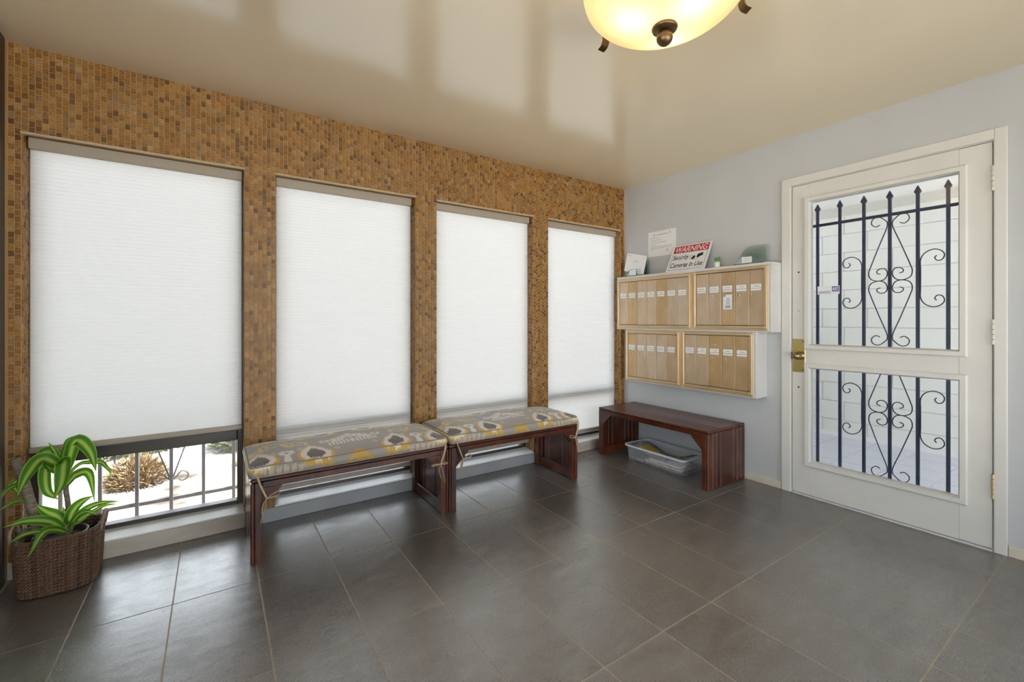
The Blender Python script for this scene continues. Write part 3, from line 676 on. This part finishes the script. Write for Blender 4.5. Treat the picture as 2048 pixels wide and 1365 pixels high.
# ------------------------------------------------------------------ ikat cushions
def ikat(u, v):
    """print colour at u (along, metres from the middle) and v (from the front edge; below 0 on the front side)"""
    rng = np.random.default_rng(3)
    jag = rng.uniform(-1, 1, 4000)
    ju = jag[np.clip((u * 320 + 2000).astype(int), 0, 3999)]
    jv = jag[np.clip((v * 260 + 1000).astype(int), 0, 3999)]
    vv = v + .009 * ju; au = np.abs(u) + .0012 * jv
    colr = np.empty(u.shape + (3,)); colr[:] = (.315, .295, .28)
    W = (.66, .63, .60); Yl = (.60, .36, .06); Dk = (.125, .10, .085); PY = (.60, .47, .23)
    def paint(mask, c): colr[mask] = c
    def drop(cu, cv, s=1, flip=1, lean=.0):
        d1 = (au - cu - lean * (vv - cv)); d2 = (vv - cv) * flip
        def inside(k): 
            r = np.sqrt((d1 / (.052 * k)) ** 2 + (np.where(d2 > 0, d2 / (.075 * k), d2 / (.045 * k))) ** 2)
            ang = np.clip(d2 / (.075 * k), 0, 1)
            return r * (1 + .55 * ang * np.abs(d1) / (.03 * k)) < 1
        paint(inside(1.72 * s) & (d2 < .02), Yl); paint(inside(1.62 * s) & (d2 >= .02), PY); paint(inside(1.42 * s), W); paint(inside(.88 * s), Dk)
    def scroll(cu, cv, r0, c=PY, w=.010):
        d = np.hypot(au - cu, (vv - cv) * 1.1); a = np.arctan2(vv - cv, au - cu)
        paint((np.abs(d - r0) < w) & ((a > -1.2) | (a < -2.6)), c)
        paint((np.abs(d - r0 * .42) < w * .8) & (a < 1.0), c)
    def donut(cu, cv):
        d = np.hypot((au - cu) / 1.25, vv - cv); paint(d < .030, W); paint(d < .010, (.315, .295, .28))
        paint((np.abs(au - cu) < .008 + .010 * np.clip(-(vv - cv) * 12, 0, 1)) & (vv < cv - .02) & (vv > cv - .085), W)
    def feather(cu, cv, s=1.0):
        d1 = np.abs(au - cu) / s; d2 = (vv - cv) / s
        body = (np.abs(d2 - .06 + d1 * .75) < .034) & (d1 < .105)
        comb = (d2 < .045 - d1 * .75) & (d2 > -.080 - .1 * d1) & (d1 < .125) & (np.sin(d1 * 330) > -.15)
        paint(comb, W); paint(body, W)
        paint(np.hypot((d1 - .135), (d2 - .00) * 1.0) < .026, W); paint(np.hypot(d1 - .135, d2 - .004) < .012, (.315, .295, .28))
        for k in range(4): paint(np.hypot(d1 - .018 - .026 * k, d2 - .058 + .026 * k * .75) < .0065, (.2, .18, .165))
        paint((np.abs(d1) + np.abs(d2 - .0) * 1.3 < .036), (.2, .18, .165)); paint((np.abs(d1) + np.abs(d2) * 1.3 < .020), W)
    scroll(.40, .235, .055); scroll(.285, .215, .052); scroll(.44, .36, .035); scroll(.22, .34, .03); scroll(.19, .42, .03)
    scroll(.06, .46, .03); scroll(.48, .18, .03)
    drop(.470, .045); drop(.212, .045, 1, 1, .15); drop(.122, .400, .92); drop(.49, .45, .8)
    for cu_, cv_ in ((.33, .30), (.25, .42), (.40, .10), (.10, .07), (.05, .35), (.28, .12), (.43, .27)):
        e_ = np.abs(au - cu_) + np.abs(vv - cv_) * .8; paint(e_ < .016, PY); paint(e_ < .007, (.315, .295, .28))
    donut(.345, .085); feather(0, .215, 1.05); feather(.345, .392, .72)
    # front side
    paint((vv < -.012) & (np.abs(au - .36) < .10 - .5 * np.abs(vv + .012)), (.47, .40, .32))
    paint((vv < -.012) & (np.abs(au - .36) < .085) & (np.sin(au * 190) > .80) & (vv > -.05), (.26, .22, .18))
    paint((vv < .0) & (np.abs(np.abs(au - .10) - .055 - (vv + .03) * .8) < .013), (.52, .33, .06))
    paint((vv < .0) & (np.abs(au - .185) < .007), (.52, .33, .06)); paint((vv < .01) & (vv > -.03) & (np.abs(au - .245) < .02), (.52, .33, .06)); paint((vv < .02) & (np.abs(au - .0) < .022), (.50, .32, .07))
    return colr
def cushion_mesh():
    L, Dp, T = 1.022, .462, .054; nu, nv = 300, 132; rc = .030
    g = 1.0
    def P(s, t, zz, inset=0.0):                              # rounded rectangle warp
        x = (s - .5) * (L - 2 * inset); y = (t - .5) * (Dp - 2 * inset)
        hx, hy = L / 2 - inset - rc, Dp / 2 - inset - rc
        ox, oy = np.maximum(np.abs(x) - hx, 0), np.maximum(np.abs(y) - hy, 0)
        m_ = np.maximum(ox, oy); h_ = np.hypot(ox, oy); k = np.where(h_ > 1e-9, m_ / np.maximum(h_, 1e-9), 1)
        x2 = np.sign(x) * (np.minimum(np.abs(x), hx) + ox * k); y2 = np.sign(y) * (np.minimum(np.abs(y), hy) + oy * k)
        return x2, y2
    s, t = np.meshgrid(np.linspace(0, 1, nu), np.linspace(0, 1, nv), indexing='ij')
    x, y = P(s, t, 0)
    ex = np.minimum(s, 1 - s) * L; ey = np.minimum(t, 1 - t) * Dp
    dome = .030 * (1 - np.exp(-ex / .05)) * (1 - np.exp(-ey / .05)) + .004 * np.sin(s * 9) * np.sin(t * 4) * (1 - np.exp(-ex / .1))
    edge_wave = .004 * np.sin(s * 11 + 1.2) - .006 * np.exp(-ex / .05) * np.exp(-ey / .04)
    z = T + dome + edge_wave
    verts = np.stack([x, y, z], -1).reshape(-1, 3); u = (x).reshape(-1); v = (y + Dp / 2).reshape(-1)
    cols = ikat(u, v)
    idx = np.arange(nu * nv).reshape(nu, nv)
    faces = np.stack([idx[:-1, :-1], idx[1:, :-1], idx[1:, 1:], idx[:-1, 1:]], -1).reshape(-1, 4)
    # sides: boundary ring lowered to the seat
    ring = np.concatenate([idx[:, 0], idx[-1, 1:], idx[-2::-1, -1], idx[0, -2:0:-1]])
    nr = len(ring); rows = [ring]; allv = [verts]; allc = [cols]; base = len(verts); nh = 16
    for k in range(1, nh + 1):
        f_ = k / nh; p = verts[ring].copy(); bulge = .010 * math.sin(f_ * math.pi)
        nx, ny = p[:, 0] / (L / 2), p[:, 1] / (Dp / 2)
        p[:, 0] += np.sign(nx) * bulge * (np.abs(nx) > .93); p[:, 1] += np.sign(ny) * bulge * (np.abs(ny) > .88)
        p[:, 2] = verts[ring][:, 2] * (1 - f_) + .001 * f_
        allv.append(p); allc.append(ikat(p[:, 0] + 0 * f_, np.where(p[:, 1] < 0, -f_ * T, .46 + f_ * T)))
        rows.append(np.arange(base, base + nr)); base += nr
    fs = [faces]
    for a, b in zip(rows[:-1], rows[1:]):
        fs.append(np.stack([a, b, np.roll(b, -1), np.roll(a, -1)], -1))
    V = np.concatenate(allv); F = np.concatenate(fs); Cc = np.concatenate(allc)
    me = bpy.data.meshes.new('cushion_cover'); me.from_pydata(V.tolist(), [], F.tolist() + [rows[-1].tolist()])
    at = me.color_attributes.new('print', 'FLOAT_COLOR', 'POINT')
    at.data.foreach_set('color', np.concatenate([Cc, np.ones((len(Cc), 1))], 1).astype(np.float32).ravel())
    me.update()
    b_ = bmesh.new(); b_.from_mesh(me); bmesh.ops.recalc_face_normals(b_, faces=b_.faces[:]); b_.to_mesh(me); b_.free()
    top_ring = [tuple(p) for p in verts[ring][::4]]; bot_ring = [tuple(p) for p in allv[-1][::4]]
    return me, top_ring, bot_ring
fab = mat('grey and yellow ikat cotton', (.5, .45, .4), .62, spec=.35); N_ = NT(fab)
vc = N_.n('ShaderNodeVertexColor'); vc.layer_name = 'print'; N_.l(vc, 'Color', N_.b, 'Base Color')
N_.b.inputs['Sheen Weight'].default_value = .25
wv = N_.n('ShaderNodeTexNoise', Scale=400.0, Detail=2.0); tcn = coords(N_, 'Object'); N_.l(tcn, 'Vector', wv, 'Vector'); bump(N_, wv, 'Fac', .15, .001)
cme, topr, botr = cushion_mesh()
def make_cushion():
    e = empty('bench_cushion')
    obj('cover', cme, fab, e, True)
    MB().tube(topr + topr[:1], .0038, 6, caps=False).build('piping', M['piping'], e, True)
    MB().tube([(p[0], p[1], p[2] + .003) for p in botr + botr[:1]], .0036, 6, caps=False).build('piping', M['piping'], e, True)
    return e
def tie(e, x, sx, bow):
    """cotton tie that hangs from a front corner, knotted into a bow below the seat"""
    y = -.249
    k = (x + sx * .040, y - .006, -.092)
    mb = MB().tube(catmull([(x, y + .012, .020), (x + sx * .012, y - .002, -.02), k], 5), .0062, 6, flat=.35)
    mb.tube(catmull([k, (k[0] - sx * .012, y - .006, k[2] - .05), (k[0] - sx * .026, y - .004, k[2] - .115)], 5), .0062, 6, flat=.35)
    if bow == 0:
        mb.tube(catmull([k, (k[0] + sx * .030, y - .008, k[2] + .020), (k[0] + sx * .052, y - .008, k[2] + .022), (k[0] + sx * .046, y - .004, k[2] + .006), k], 5), .0056, 6, flat=.35)
        mb.tube(catmull([k, (k[0] - sx * .018, y - .010, k[2] - .03), (k[0] - sx * .02, y - .010, k[2] - .075), k], 5), .0052, 6, flat=.35)
    else:
        mb.tube(catmull([k, (k[0] - .045, y - .010, k[2] + .006), (k[0] - .060, y - .010, k[2] - .002), (k[0] - .03, y - .006, k[2] - .004), k], 5), .0056, 6, flat=.35)
        mb.tube(catmull([k, (k[0] + .030, y - .010, k[2] + .006), (k[0] + .042, y - .010, k[2] - .002), (k[0] + .02, y - .006, k[2] - .004), k], 5), .0056, 6, flat=.35)
        mb.tube(catmull([k, (k[0] - .01, y - .006, k[2] - .04), (k[0] + .002, y - .006, k[2] - .085)], 5), .0052, 6, flat=.35)
    mb.lathe([(0, -.007), (.007, -.003), (.007, .003), (0, .007)], 8, k)
    mb.build('tie', M['cord'], e, True)
c1 = make_cushion(); c2 = copy_tree(c1)
GC = 'ikat cushions tied to the benches'
c1.location = (.649, 2.652, BH + .001); tag(c1, 'grey and yellow ikat cushion on the bench beside the basket plant', 'cushion', GC)
c2.location = (1.702, 2.648, BH + .001); c2.rotation_euler = (0, 0, math.radians(-.8)); tag(c2, 'grey and yellow ikat cushion on the bench farther from the basket plant', 'cushion', GC)
tie(c1, -.482, 1, 0); tie(c1, .500, -1, 1); tie(c2, -.478, 1, 0); tie(c2, .505, -1, 0)

# ================================================================== storage bin and papers
bn = empty('storage_bin', (3.012, 2.272, 0)); tag(bn, 'clear plastic storage bin full of papers under the bare bench', 'storage bin')
def rrect(hx, hy, r, n=5):
    out = []
    for cx_, cy_, a0 in ((hx - r, hy - r, 0), (-hx + r, hy - r, 90), (-hx + r, -hy + r, 180), (hx - r, -hy + r, 270)):
        for k in range(n + 1):
            a = math.radians(a0 + 90 * k / n); out.append((cx_ + r * math.cos(a), cy_ + r * math.sin(a)))
    return out
def shell(levels):
    mb = MB(); vs_ = []; fs = []; n = None
    for hx, hy, r, z in levels:
        pts = rrect(hx, hy, r); n = len(pts); vs_ += [(x, y, z) for x, y in pts]
    for i in range(len(levels) - 1):
        for k in range(n): fs.append((i * n + k, i * n + (k + 1) % n, (i + 1) * n + (k + 1) % n, (i + 1) * n + k))
    fs.append(tuple(range(n))[::-1]); mb.add(vs_, fs); return mb
shell([(.125, .262, .03, .002), (.130, .267, .032, .008), (.140, .280, .035, .128)]).build('tub', M['bin'], bn, True)
rim = MB(); rings = [rrect(.140, .280, .035), rrect(.152, .294, .04), rrect(.152, .294, .04)]
n = len(rings[0]); zs = (.130, .131, .117); fs = []
for i in range(2):
    for k in range(n): fs.append((i * n + k, i * n + (k + 1) % n, (i + 1) * n + (k + 1) % n, (i + 1) * n + k))
rim.add([(x, y, z) for r_, z in zip(rings, zs) for x, y in r_], fs); rim.build('rim', plastic_clear('frosted bin rim', (.80, .84, .88), .65), bn, True)
def sheet(label, loc, rot, w, h, m, bend, name='magazine', thick=.004, panel=None):
    nx = 8; top = []; mb = MB()
    def zf(s_): return bend * (1 - (2 * s_ - 1) ** 2)
    vs_ = []; fs = []
    for zo in (0, thick):
        for i in range(nx + 1):
            s_ = i / nx; vs_ += [((s_ - .5) * w, -h / 2, zf(s_) + zo), ((s_ - .5) * w, h / 2, zf(s_) + zo)]
    k0 = 2 * (nx + 1)
    for i in range(nx):
        a = 2 * i; fs += [(a, a + 1, a + 3, a + 2), (k0 + a, k0 + a + 2, k0 + a + 3, k0 + a + 1), (a, a + 2, k0 + a + 2, k0 + a), (a + 1, k0 + a + 1, k0 + a + 3, a + 3)]
    fs += [(0, k0, k0 + 1, 1), (k0 - 2, k0 - 1, 2 * k0 - 1, 2 * k0 - 2)]
    o_ = mb.add(vs_, fs).build(name, m); o_.location = loc; o_.rotation_euler = rot
    tag(o_, label, 'paper', 'printed papers in the storage bin')
    if panel: 
        q = MB(); i0, i1 = 1, 5; vs2 = []; f2 = []
        for i in range(i0, i1 + 1):
            s_ = i / nx; z = zf(s_) + thick + .0006; vs2 += [((s_ - .5) * w, -h * .30, z), ((s_ - .5) * w, h * .30, z)]
        for i in range(i1 - i0): f2.append((2 * i, 2 * i + 2, 2 * i + 3, 2 * i + 1))
        q.add(vs2, f2).build('cover_picture', panel, o_)
    return o_
R = math.radians
sheet('dark printed newspaper lying at the bottom of the clear bin', (3.01, 2.28, .010), (0, 0, 0), .21, .46, M['newsprint'], .003, 'newspaper', .014)
sheet('tan printed leaflets lying flat low in the clear bin', (2.985, 2.20, .029), (0, 0, 0), .18, .34, M['tanprint'], .003, 'leaflet', .014)
sheet('white printed leaflet in the clear bin above the tan ones', (2.99, 2.19, .047), (0, 0, R(3)), .17, .28, M['paper'], .003, 'leaflet', .006)
sheet('dark magazine with a mustard square, propped up in the clear bin', (3.010, 2.385, .086), (R(20), 0, R(4)), .19, .21, M['newsprint'], .012, 'magazine', .004, M['mustard'])
sheet('dark folded newspaper sheet curling up at the end of the clear bin', (3.02, 2.100, .090), (R(-22), 0, R(-4)), .18, .15, M['newsprint'], .016, 'newspaper', .003)
sheet('black and white newspaper page lying across the clear bin', (3.0, 2.225, .064), (0, R(-3), R(-2)), .17, .095, M['newsprint'], .010, 'newspaper', .003)

# ================================================================== ceiling lamp
lamp = empty('ceiling_lamp', (1.283, .964, ZC)); tag(lamp, 'amber alabaster glass bowl lamp with bronze finial on the ceiling', 'lamp')
MB().lathe([(0, -.0005), (.11, -.0005), (.115, -.012), (.10, -.030), (.03, -.036), (0, -.036)], 40).build('canopy', M['bronze2'], lamp, True)
R_, zr, D_ = .276, -.100, .142
prof = [(R_ * math.cos(a), zr - D_ * math.sin(a)) for a in [math.pi / 2 * k / 22 for k in range(23)]]
prof[-1] = (.001, zr - D_)
inner = [(max(r_ - .004, .0005), z + .004) for r_, z in prof[::-1]]
MB().lathe(prof, 64).build('glass_bowl', M['bowl'], lamp, True)
MB().lathe([(R_, zr), (R_ + .002, zr + .003), (R_ - .004, zr + .003)], 64).build('bowl_lip', M['bowl'], lamp, True)
zb_ = zr - D_
MB().lathe([(0, zb_ + .010), (.040, zb_ + .004), (.043, zb_ - .003), (.040, zb_ - .010), (.016, zb_ - .013), (0, zb_ - .013)], 32).build('finial_plate', M['bronze2'], lamp, True)
MB().lathe([(.027 * math.sin(a) + .0001, zb_ - .036 - .027 * math.cos(a)) for a in [math.pi * k / 16 for k in range(17)]], 28).build('finial_ball', M['bronze2'], lamp, True)
MB().tube([(0, 0, -.03), (0, 0, zr - D_ + .004)], .006, 10).build('stem', M['bronze2'], lamp)
for ang in (90, -30, 210):
    a = math.radians(ang); ux, uy = math.cos(a), math.sin(a)
    path = catmull([(r_, z) + (0,) for r_, z in ((.08, -.022), (.20, -.040), (R_ + .004, zr + .012), (R_ + .010, zr - .008), (R_ - .004, zr - .036), (R_ + .003, zr - .060), (R_ + .022, zr - .070))], 4)
    mb = MB(); vs_ = []; fs = []
    for p in path:
        for wv_, off in ((-.016, 0), (.016, 0), (.016, .005), (-.016, .005)):
            r_ = p[0] + off; vs_.append((r_ * ux - wv_ * uy, r_ * uy + wv_ * ux, p[1]))
    for i in range(len(path) - 1):
        for k in range(4): fs.append((i * 4 + k, i * 4 + (k + 1) % 4, i * 4 + 4 + (k + 1) % 4, i * 4 + 4 + k))
    mb.add(vs_, fs).build('clip', M['bronze2'], lamp)
for k in range(3):
    a = math.radians(30 + 120 * k)
    ld = bpy.data.lights.new('bulb', 'POINT'); ld.energy = .7; ld.color = (1.0, .80, .52); ld.shadow_soft_size = .028
    lo = bpy.data.objects.new('bulb_light', ld); COL.objects.link(lo); lo.parent = lamp; lo.location = (.105 * math.cos(a), .105 * math.sin(a), -.165)

# ================================================================== basket and plant
bk = empty('woven_basket', (-.568, 2.758, 0)); tag(bk, 'brown twisted seagrass basket holding the striped plant', 'basket')
def sup(a, A, B, n=3.2):
    c, s_ = math.cos(a), math.sin(a)
    return (A * math.copysign(abs(c) ** (2 / n), c), B * math.copysign(abs(s_) ** (2 / n), s_))
def ring_rope(twists, npts, rr, off):
    mb = MB()
    base = [sup(2 * math.pi * k / 720, .128, .116) for k in range(721)]
    d = [0]
    for p, q in zip(base[:-1], base[1:]): d.append(d[-1] + math.hypot(q[0] - p[0], q[1] - p[1]))
    tot = d[-1]; pts = []; j = 0
    for k in range(npts):
        t = tot * k / npts
        while d[j + 1] < t: j += 1
        f_ = (t - d[j]) / (d[j + 1] - d[j]); pts.append((base[j][0] + (base[j + 1][0] - base[j][0]) * f_, base[j][1] + (base[j + 1][1] - base[j][1]) * f_))
    for st_ in (0, math.pi):
        path = []
        for k in range(npts + 1):
            p = pts[k % npts]; q = pts[(k + 1) % npts]; tx, ty = q[0] - p[0], q[1] - p[1]; l_ = math.hypot(tx, ty) or 1
            nx, ny = ty / l_, -tx / l_; a = 2 * math.pi * twists * k / npts + st_
            path.append((p[0] + nx * off * math.cos(a), p[1] + ny * off * math.cos(a), off * math.sin(a)))
        mb.tube(path, rr, 5, caps=False)
    return mb.mesh('rope_coil')
rope_me = ring_rope(33, 330, .0060, .0056); rope_me.materials.append(M['rope'])
for p in rope_me.polygons: p.use_smooth = True
NR = 17
for k in range(NR):
    o = obj('rope_coil', rope_me, None, bk); f_ = k / (NR - 1)
    o.location = (0, 0, .0105 + .0140 * k); s_ = .955 + .085 * f_; o.scale = (s_, s_, .9); o.rotation_euler = (0, 0, 0)
for sx in (-1, 1):                                            # loop handles
    hd = catmull([(sx * .139, -.05, .215), (sx * .146, -.046, .262), (sx * .147, 0, .288), (sx * .146, .046, .262), (sx * .139, .05, .215)], 6)
    MB().tube(hd, .0065, 8).build('handle', noisy('worn rope handle', (.20, .14, .10), (.34, .27, .21), 50, .6), bk, True)
shell([(.105, .095, .05, .004), (.118, .105, .05, .2)]).build('inner_lining', M['rope'], bk)
pl = empty('potted_dracaena', (-.568, 2.758, .006)); tag(pl, 'striped green dracaena with cut cane growing in the woven basket', 'plant')
def PLc(p): return (p[0] + .568, p[1] - 2.758, p[2] - .006)
MB().lathe([(0, 0), (.070, 0), (.088, .205), (.092, .205), (.092, .214), (.086, .214), (.080, .19), (0, .19)], 32).build('pot', M['pot'], pl, True)
MB().lathe([(0, .188), (.05, .193), (.082, .190)], 24).build('soil', M['soil'], pl, True)
MB().prism([(-.095, -.085), (-.045, -.095), (-.035, -.06), (-.09, -.05)], 2, .206, .214).build('blue_liner', M['blue'], pl)
canes = [([(-.711, 2.77, .573), (-.688, 2.77, .483), (-.669, 2.765, .392), (-.652, 2.76, .322), (-.630, 2.755, .200)], .0170, .0195),
         ([(-.556, 2.752, .500), (-.552, 2.76, .436), (-.552, 2.76, .401), (-.547, 2.765, .341), (-.540, 2.77, .195)], .0085, .0100),
         ([(-.545, 2.735, .262), (-.545, 2.738, .195)], .012, .013)]
for pts, r0, r1 in canes:
    P = catmull([PLc(p) for p in pts], 7); n = len(P)
    rs = [(r0 + (r1 - r0) * i / (n - 1)) * (1 + .05 * (i % 2)) for i in range(n)]
    MB().tube(P, rs, 12).build('cane', M['cane'], pl, True)
LEAVES = [
 ([(-0.558, 2.75, 0.532), (-0.544, 2.75, 0.627), (-0.492, 2.74, 0.643)], 0.016), ([(-0.571, 2.75, 0.54), (-0.589, 2.76, 0.586), (-0.608, 2.76, 0.629)], 0.018),
 ([(-0.565, 2.74, 0.53), (-0.554, 2.74, 0.585), (-0.547, 2.75, 0.619)], 0.02), ([(-0.548, 2.75, 0.507), (-0.513, 2.72, 0.629), (-0.464, 2.7, 0.58), (-0.442, 2.7, 0.482)], 0.04),
 ([(-0.567, 2.74, 0.524), (-0.613, 2.7, 0.572), (-0.646, 2.66, 0.523), (-0.671, 2.63, 0.442)], 0.042), ([(-0.556, 2.73, 0.52), (-0.544, 2.69, 0.545), (-0.546, 2.66, 0.465), (-0.572, 2.66, 0.399)], 0.042),
 ([(-0.571, 2.76, 0.497), (-0.616, 2.78, 0.511), (-0.616, 2.78, 0.414), (-0.577, 2.77, 0.364)], 0.036), ([(-0.548, 2.75, 0.432), (-0.509, 2.72, 0.479), (-0.464, 2.7, 0.476), (-0.445, 2.69, 0.343)], 0.03),
 ([(-0.542, 2.74, 0.48), (-0.508, 2.76, 0.514), (-0.476, 2.77, 0.514), (-0.437, 2.77, 0.507), (-0.416, 2.75, 0.488), (-0.4, 2.74, 0.464), (-0.403, 2.73, 0.435)], 0.016),
 ([(-0.567, 2.76, 0.519), (-0.606, 2.79, 0.575), (-0.634, 2.79, 0.574), (-0.637, 2.79, 0.527)], 0.034), ([(-0.569, 2.75, 0.511), (-0.591, 2.76, 0.546), (-0.611, 2.76, 0.533), (-0.587, 2.74, 0.489)], 0.03),
 ([(-0.546, 2.73, 0.23), (-0.59, 2.7, 0.296), (-0.658, 2.68, 0.323), (-0.719, 2.66, 0.319)], 0.03), ([(-0.544, 2.73, 0.233), (-0.571, 2.74, 0.293), (-0.613, 2.75, 0.328), (-0.651, 2.76, 0.368)], 0.036),
 ([(-0.546, 2.74, 0.235), (-0.554, 2.76, 0.275), (-0.558, 2.77, 0.301), (-0.565, 2.77, 0.335)], 0.018), ([(-0.544, 2.74, 0.232), (-0.528, 2.73, 0.303), (-0.497, 2.72, 0.35), (-0.452, 2.72, 0.374)], 0.034),
 ([(-0.538, 2.74, 0.233), (-0.501, 2.72, 0.3), (-0.44, 2.71, 0.335), (-0.351, 2.7, 0.332)], 0.024), ([(-0.54, 2.73, 0.232), (-0.506, 2.7, 0.297), (-0.471, 2.69, 0.315), (-0.432, 2.68, 0.293)], 0.022),
 ([(-0.546, 2.72, 0.232), (-0.572, 2.67, 0.268), (-0.593, 2.61, 0.280), (-0.629, 2.585, 0.2)], 0.028), ([(-0.532, 2.72, 0.228), (-0.518, 2.7, 0.266), (-0.495, 2.69, 0.275), (-0.465, 2.68, 0.297)], 0.013),
 ([(-0.55, 2.72, 0.233), (-0.604, 2.66, 0.276), (-0.647, 2.62, 0.288), (-0.693, 2.62, 0.263)], 0.016), ([(-0.535, 2.74, 0.235), (-0.511, 2.73, 0.264), (-0.454, 2.74, 0.298), (-0.414, 2.74, 0.313), (-0.367, 2.74, 0.308)], 0.015),
 ([(-0.680, 2.765, 0.462), (-0.701, 2.72, 0.468), (-0.718, 2.7, 0.457), (-0.73, 2.68, 0.431)], 0.02), ([(-0.687, 2.768, 0.487), (-0.712, 2.76, 0.469), (-0.704, 2.75, 0.443), (-0.688, 2.74, 0.421)], 0.022),
 ([(-0.668, 2.762, 0.387), (-0.693, 2.7, 0.408), (-0.709, 2.68, 0.403), (-0.728, 2.67, 0.389)], 0.014)]
VIEW = Vector((math.cos(YAW), math.sin(YAW), -.25)).normalized()
for ctrl, wd in LEAVES:
    P = catmull([PLc(p) for p in ctrl], 7); n = len(P); vs_ = []; fs = []; stripe = []
    tw = random.uniform(-.5, .5); wd = wd * (1.10 if wd > .028 else 1.0)
    for i, p in enumerate(P):
        f_ = i / (n - 1); t = (P[min(i + 1, n - 1)] - P[max(i - 1, 0)]).normalized()
        side = t.cross(Vector((.25 * math.sin(tw * 3), -.85, .55)))
        if side.length < .05: side = t.orthogonal()
        side.normalize(); nrm = side.cross(t).normalized()
        w = wd * (.28 + .72 * math.sin(math.pi * min(1, f_ * .86 + .12)) ** .8) * (1 - f_ ** 5)
        for k, u in enumerate((-1, -.72, -.4, -.14, .14, .4, .72, 1)):
            vs_.append(p + side * u * w * .62 + nrm * (.22 * w * (abs(u) ** 1.3)))
            stripe.append((.75, .1, .35, .78, .78, .35, .1, .75)[k])
    for i in range(n - 1):
        for k in range(7): fs.append((i * 8 + k, i * 8 + k + 1, i * 8 + 9 + k, i * 8 + 8 + k))
    me = bpy.data.meshes.new('leaf'); me.from_pydata([tuple(v) for v in vs_], [], fs); me.update()
    at = me.attributes.new('stripe', 'FLOAT', 'POINT'); at.data.foreach_set('value', stripe)
    obj('leaf', me, M['leaf'], pl, True)

# ================================================================== outside the windows
gnd = struct(MB().box(-14, 14, YW + .22, 14, -.20, -.10).build('ground', noisy('sunlit gravel and mulch', (.028, .018, .012), (.50, .47, .43), 2.6, .95, .5, 40, detail=10)))
struct(MB().box(-14, XL - .15, -12, YW + .22, -.20, -.06).build('path_left', M['ground'])); struct(MB().box(XL - .15, 14, -12, YB - .15, -.20, -.06).build('path_back', M['ground']))
fe = empty('window_guard_fence', (-.21, 3.27, -.10)); tag(fe, 'grey wrought iron guard fence outside the raised shade window', 'fence')
IG = mat('grey weathered iron', (.16, .16, .17), .6, .3)
for k in range(-5, 7): MB().cbox(.155 * k - .009, .155 * k + .009, -.008, .008, 0, .80, .002).build('bar', IG, fe)
MB().cbox(-.80, .97, -.006, .006, .210, .232, .002).build('rail', IG, fe); MB().cbox(-.80, .97, -.006, .006, .74, .762, .002).build('rail', IG, fe)
for sg_ in (1, -1):
    MB().tube(catmull([(sg_ * .035, 0, .330), (sg_ * .052, 0, .318), (sg_ * .075, 0, .330), (sg_ * .078, 0, .358), (sg_ * .05, 0, .375), (sg_ * .02, 0, .345), (sg_ * .008, 0, .34), (sg_ * .045, 0, .46), (sg_ * .09, 0, .60)], 6), .0045, 6).build('scroll', IG, fe)
    MB().tube(catmull([(sg_ * .20, 0, .47), (sg_ * .225, 0, .455), (sg_ * .25, 0, .475), (sg_ * .24, 0, .51), (sg_ * .19, 0, .53), (sg_ * .16, 0, .60)], 6), .0045, 6).build('scroll', IG, fe)
def clump(name, label, cat, loc, r, h_, m, n, blade, group=None):
    rnd = random.Random(int(loc[0] * 100) + 5); e = empty(name, loc); tag(e, label, cat, group)
    mb = MB(); vs_ = []; fs = []
    prof_ = []; seg = 28
    for i in range(9):
        a = math.pi / 2 * i / 8; prof_.append((r * math.cos(a) * .93 + .0005, h_ * math.sin(a) * .93))
    mb.lathe(prof_, seg)
    for i, v in enumerate(mb.v):
        k = 1 + .12 * mnoise.noise(Vector(v) * 9 + Vector(loc)); mb.v[i] = (v[0] * k, v[1] * k, v[2] * k)
    mb.build('core', m, e, True)
    bl_ = MB()
    for _ in range(n):
        a = rnd.uniform(0, 6.283); b = math.asin(rnd.uniform(0, 1)); d = Vector((math.cos(a) * math.cos(b), math.sin(a) * math.cos(b), math.sin(b)))
        p = Vector((d.x * r, d.y * r, d.z * h_)) * rnd.uniform(.82, 1.0); q = p + d * blade + Vector((rnd.uniform(-1, 1), rnd.uniform(-1, 1), rnd.uniform(-.4, .8))) * blade * .6
        s_ = d.orthogonal().normalized() * blade * .12
        s_.rotate(Matrix.Rotation(rnd.uniform(0, 6), 3, d))
        bl_.add([p - s_, p + s_, q + s_ * .3, q - s_ * .3], [(0, 1, 2, 3)])
    o_ = bl_.build('foliage', m, e); o_['kind'] = 'stuff'
clump('dry_grass_mound', 'low brown mound of dry grass on the bright ground outside', 'grass', (-.50, 4.48, -.10), .17, .17, M['drygrass'], 1600, .05)
for x, y, r, h_, lb in ((-.62, 5.75, .42, .34, 'wide olive shrub behind the dry grass mound outside'), (.30, 5.25, .30, .40, 'olive shrub behind the brown garden rock outside')):
    clump('garden_shrub', lb, 'shrub', (x, y, -.10), r, h_, M['shrub'], 1500, .07, 'olive shrubs outside the raised blind window')
for i, (x, y, r) in enumerate(((.20, 4.55, .07),)):
    b_ = bmesh.new(); bmesh.ops.create_icosphere(b_, subdivisions=3, radius=r)
    for v in b_.verts: v.co *= 1 + .25 * mnoise.noise(v.co * 11 + Vector((i * 7, 0, 0))); v.co.z *= .6
    me = bpy.data.meshes.new('garden_rock'); b_.to_mesh(me); b_.free()
    o = obj('garden_rock', me, M['stone'], None, True); o.location = (x, y, -.10 + r * .4); tag(o, 'brown rock lying on the bright ground outside', 'rock')
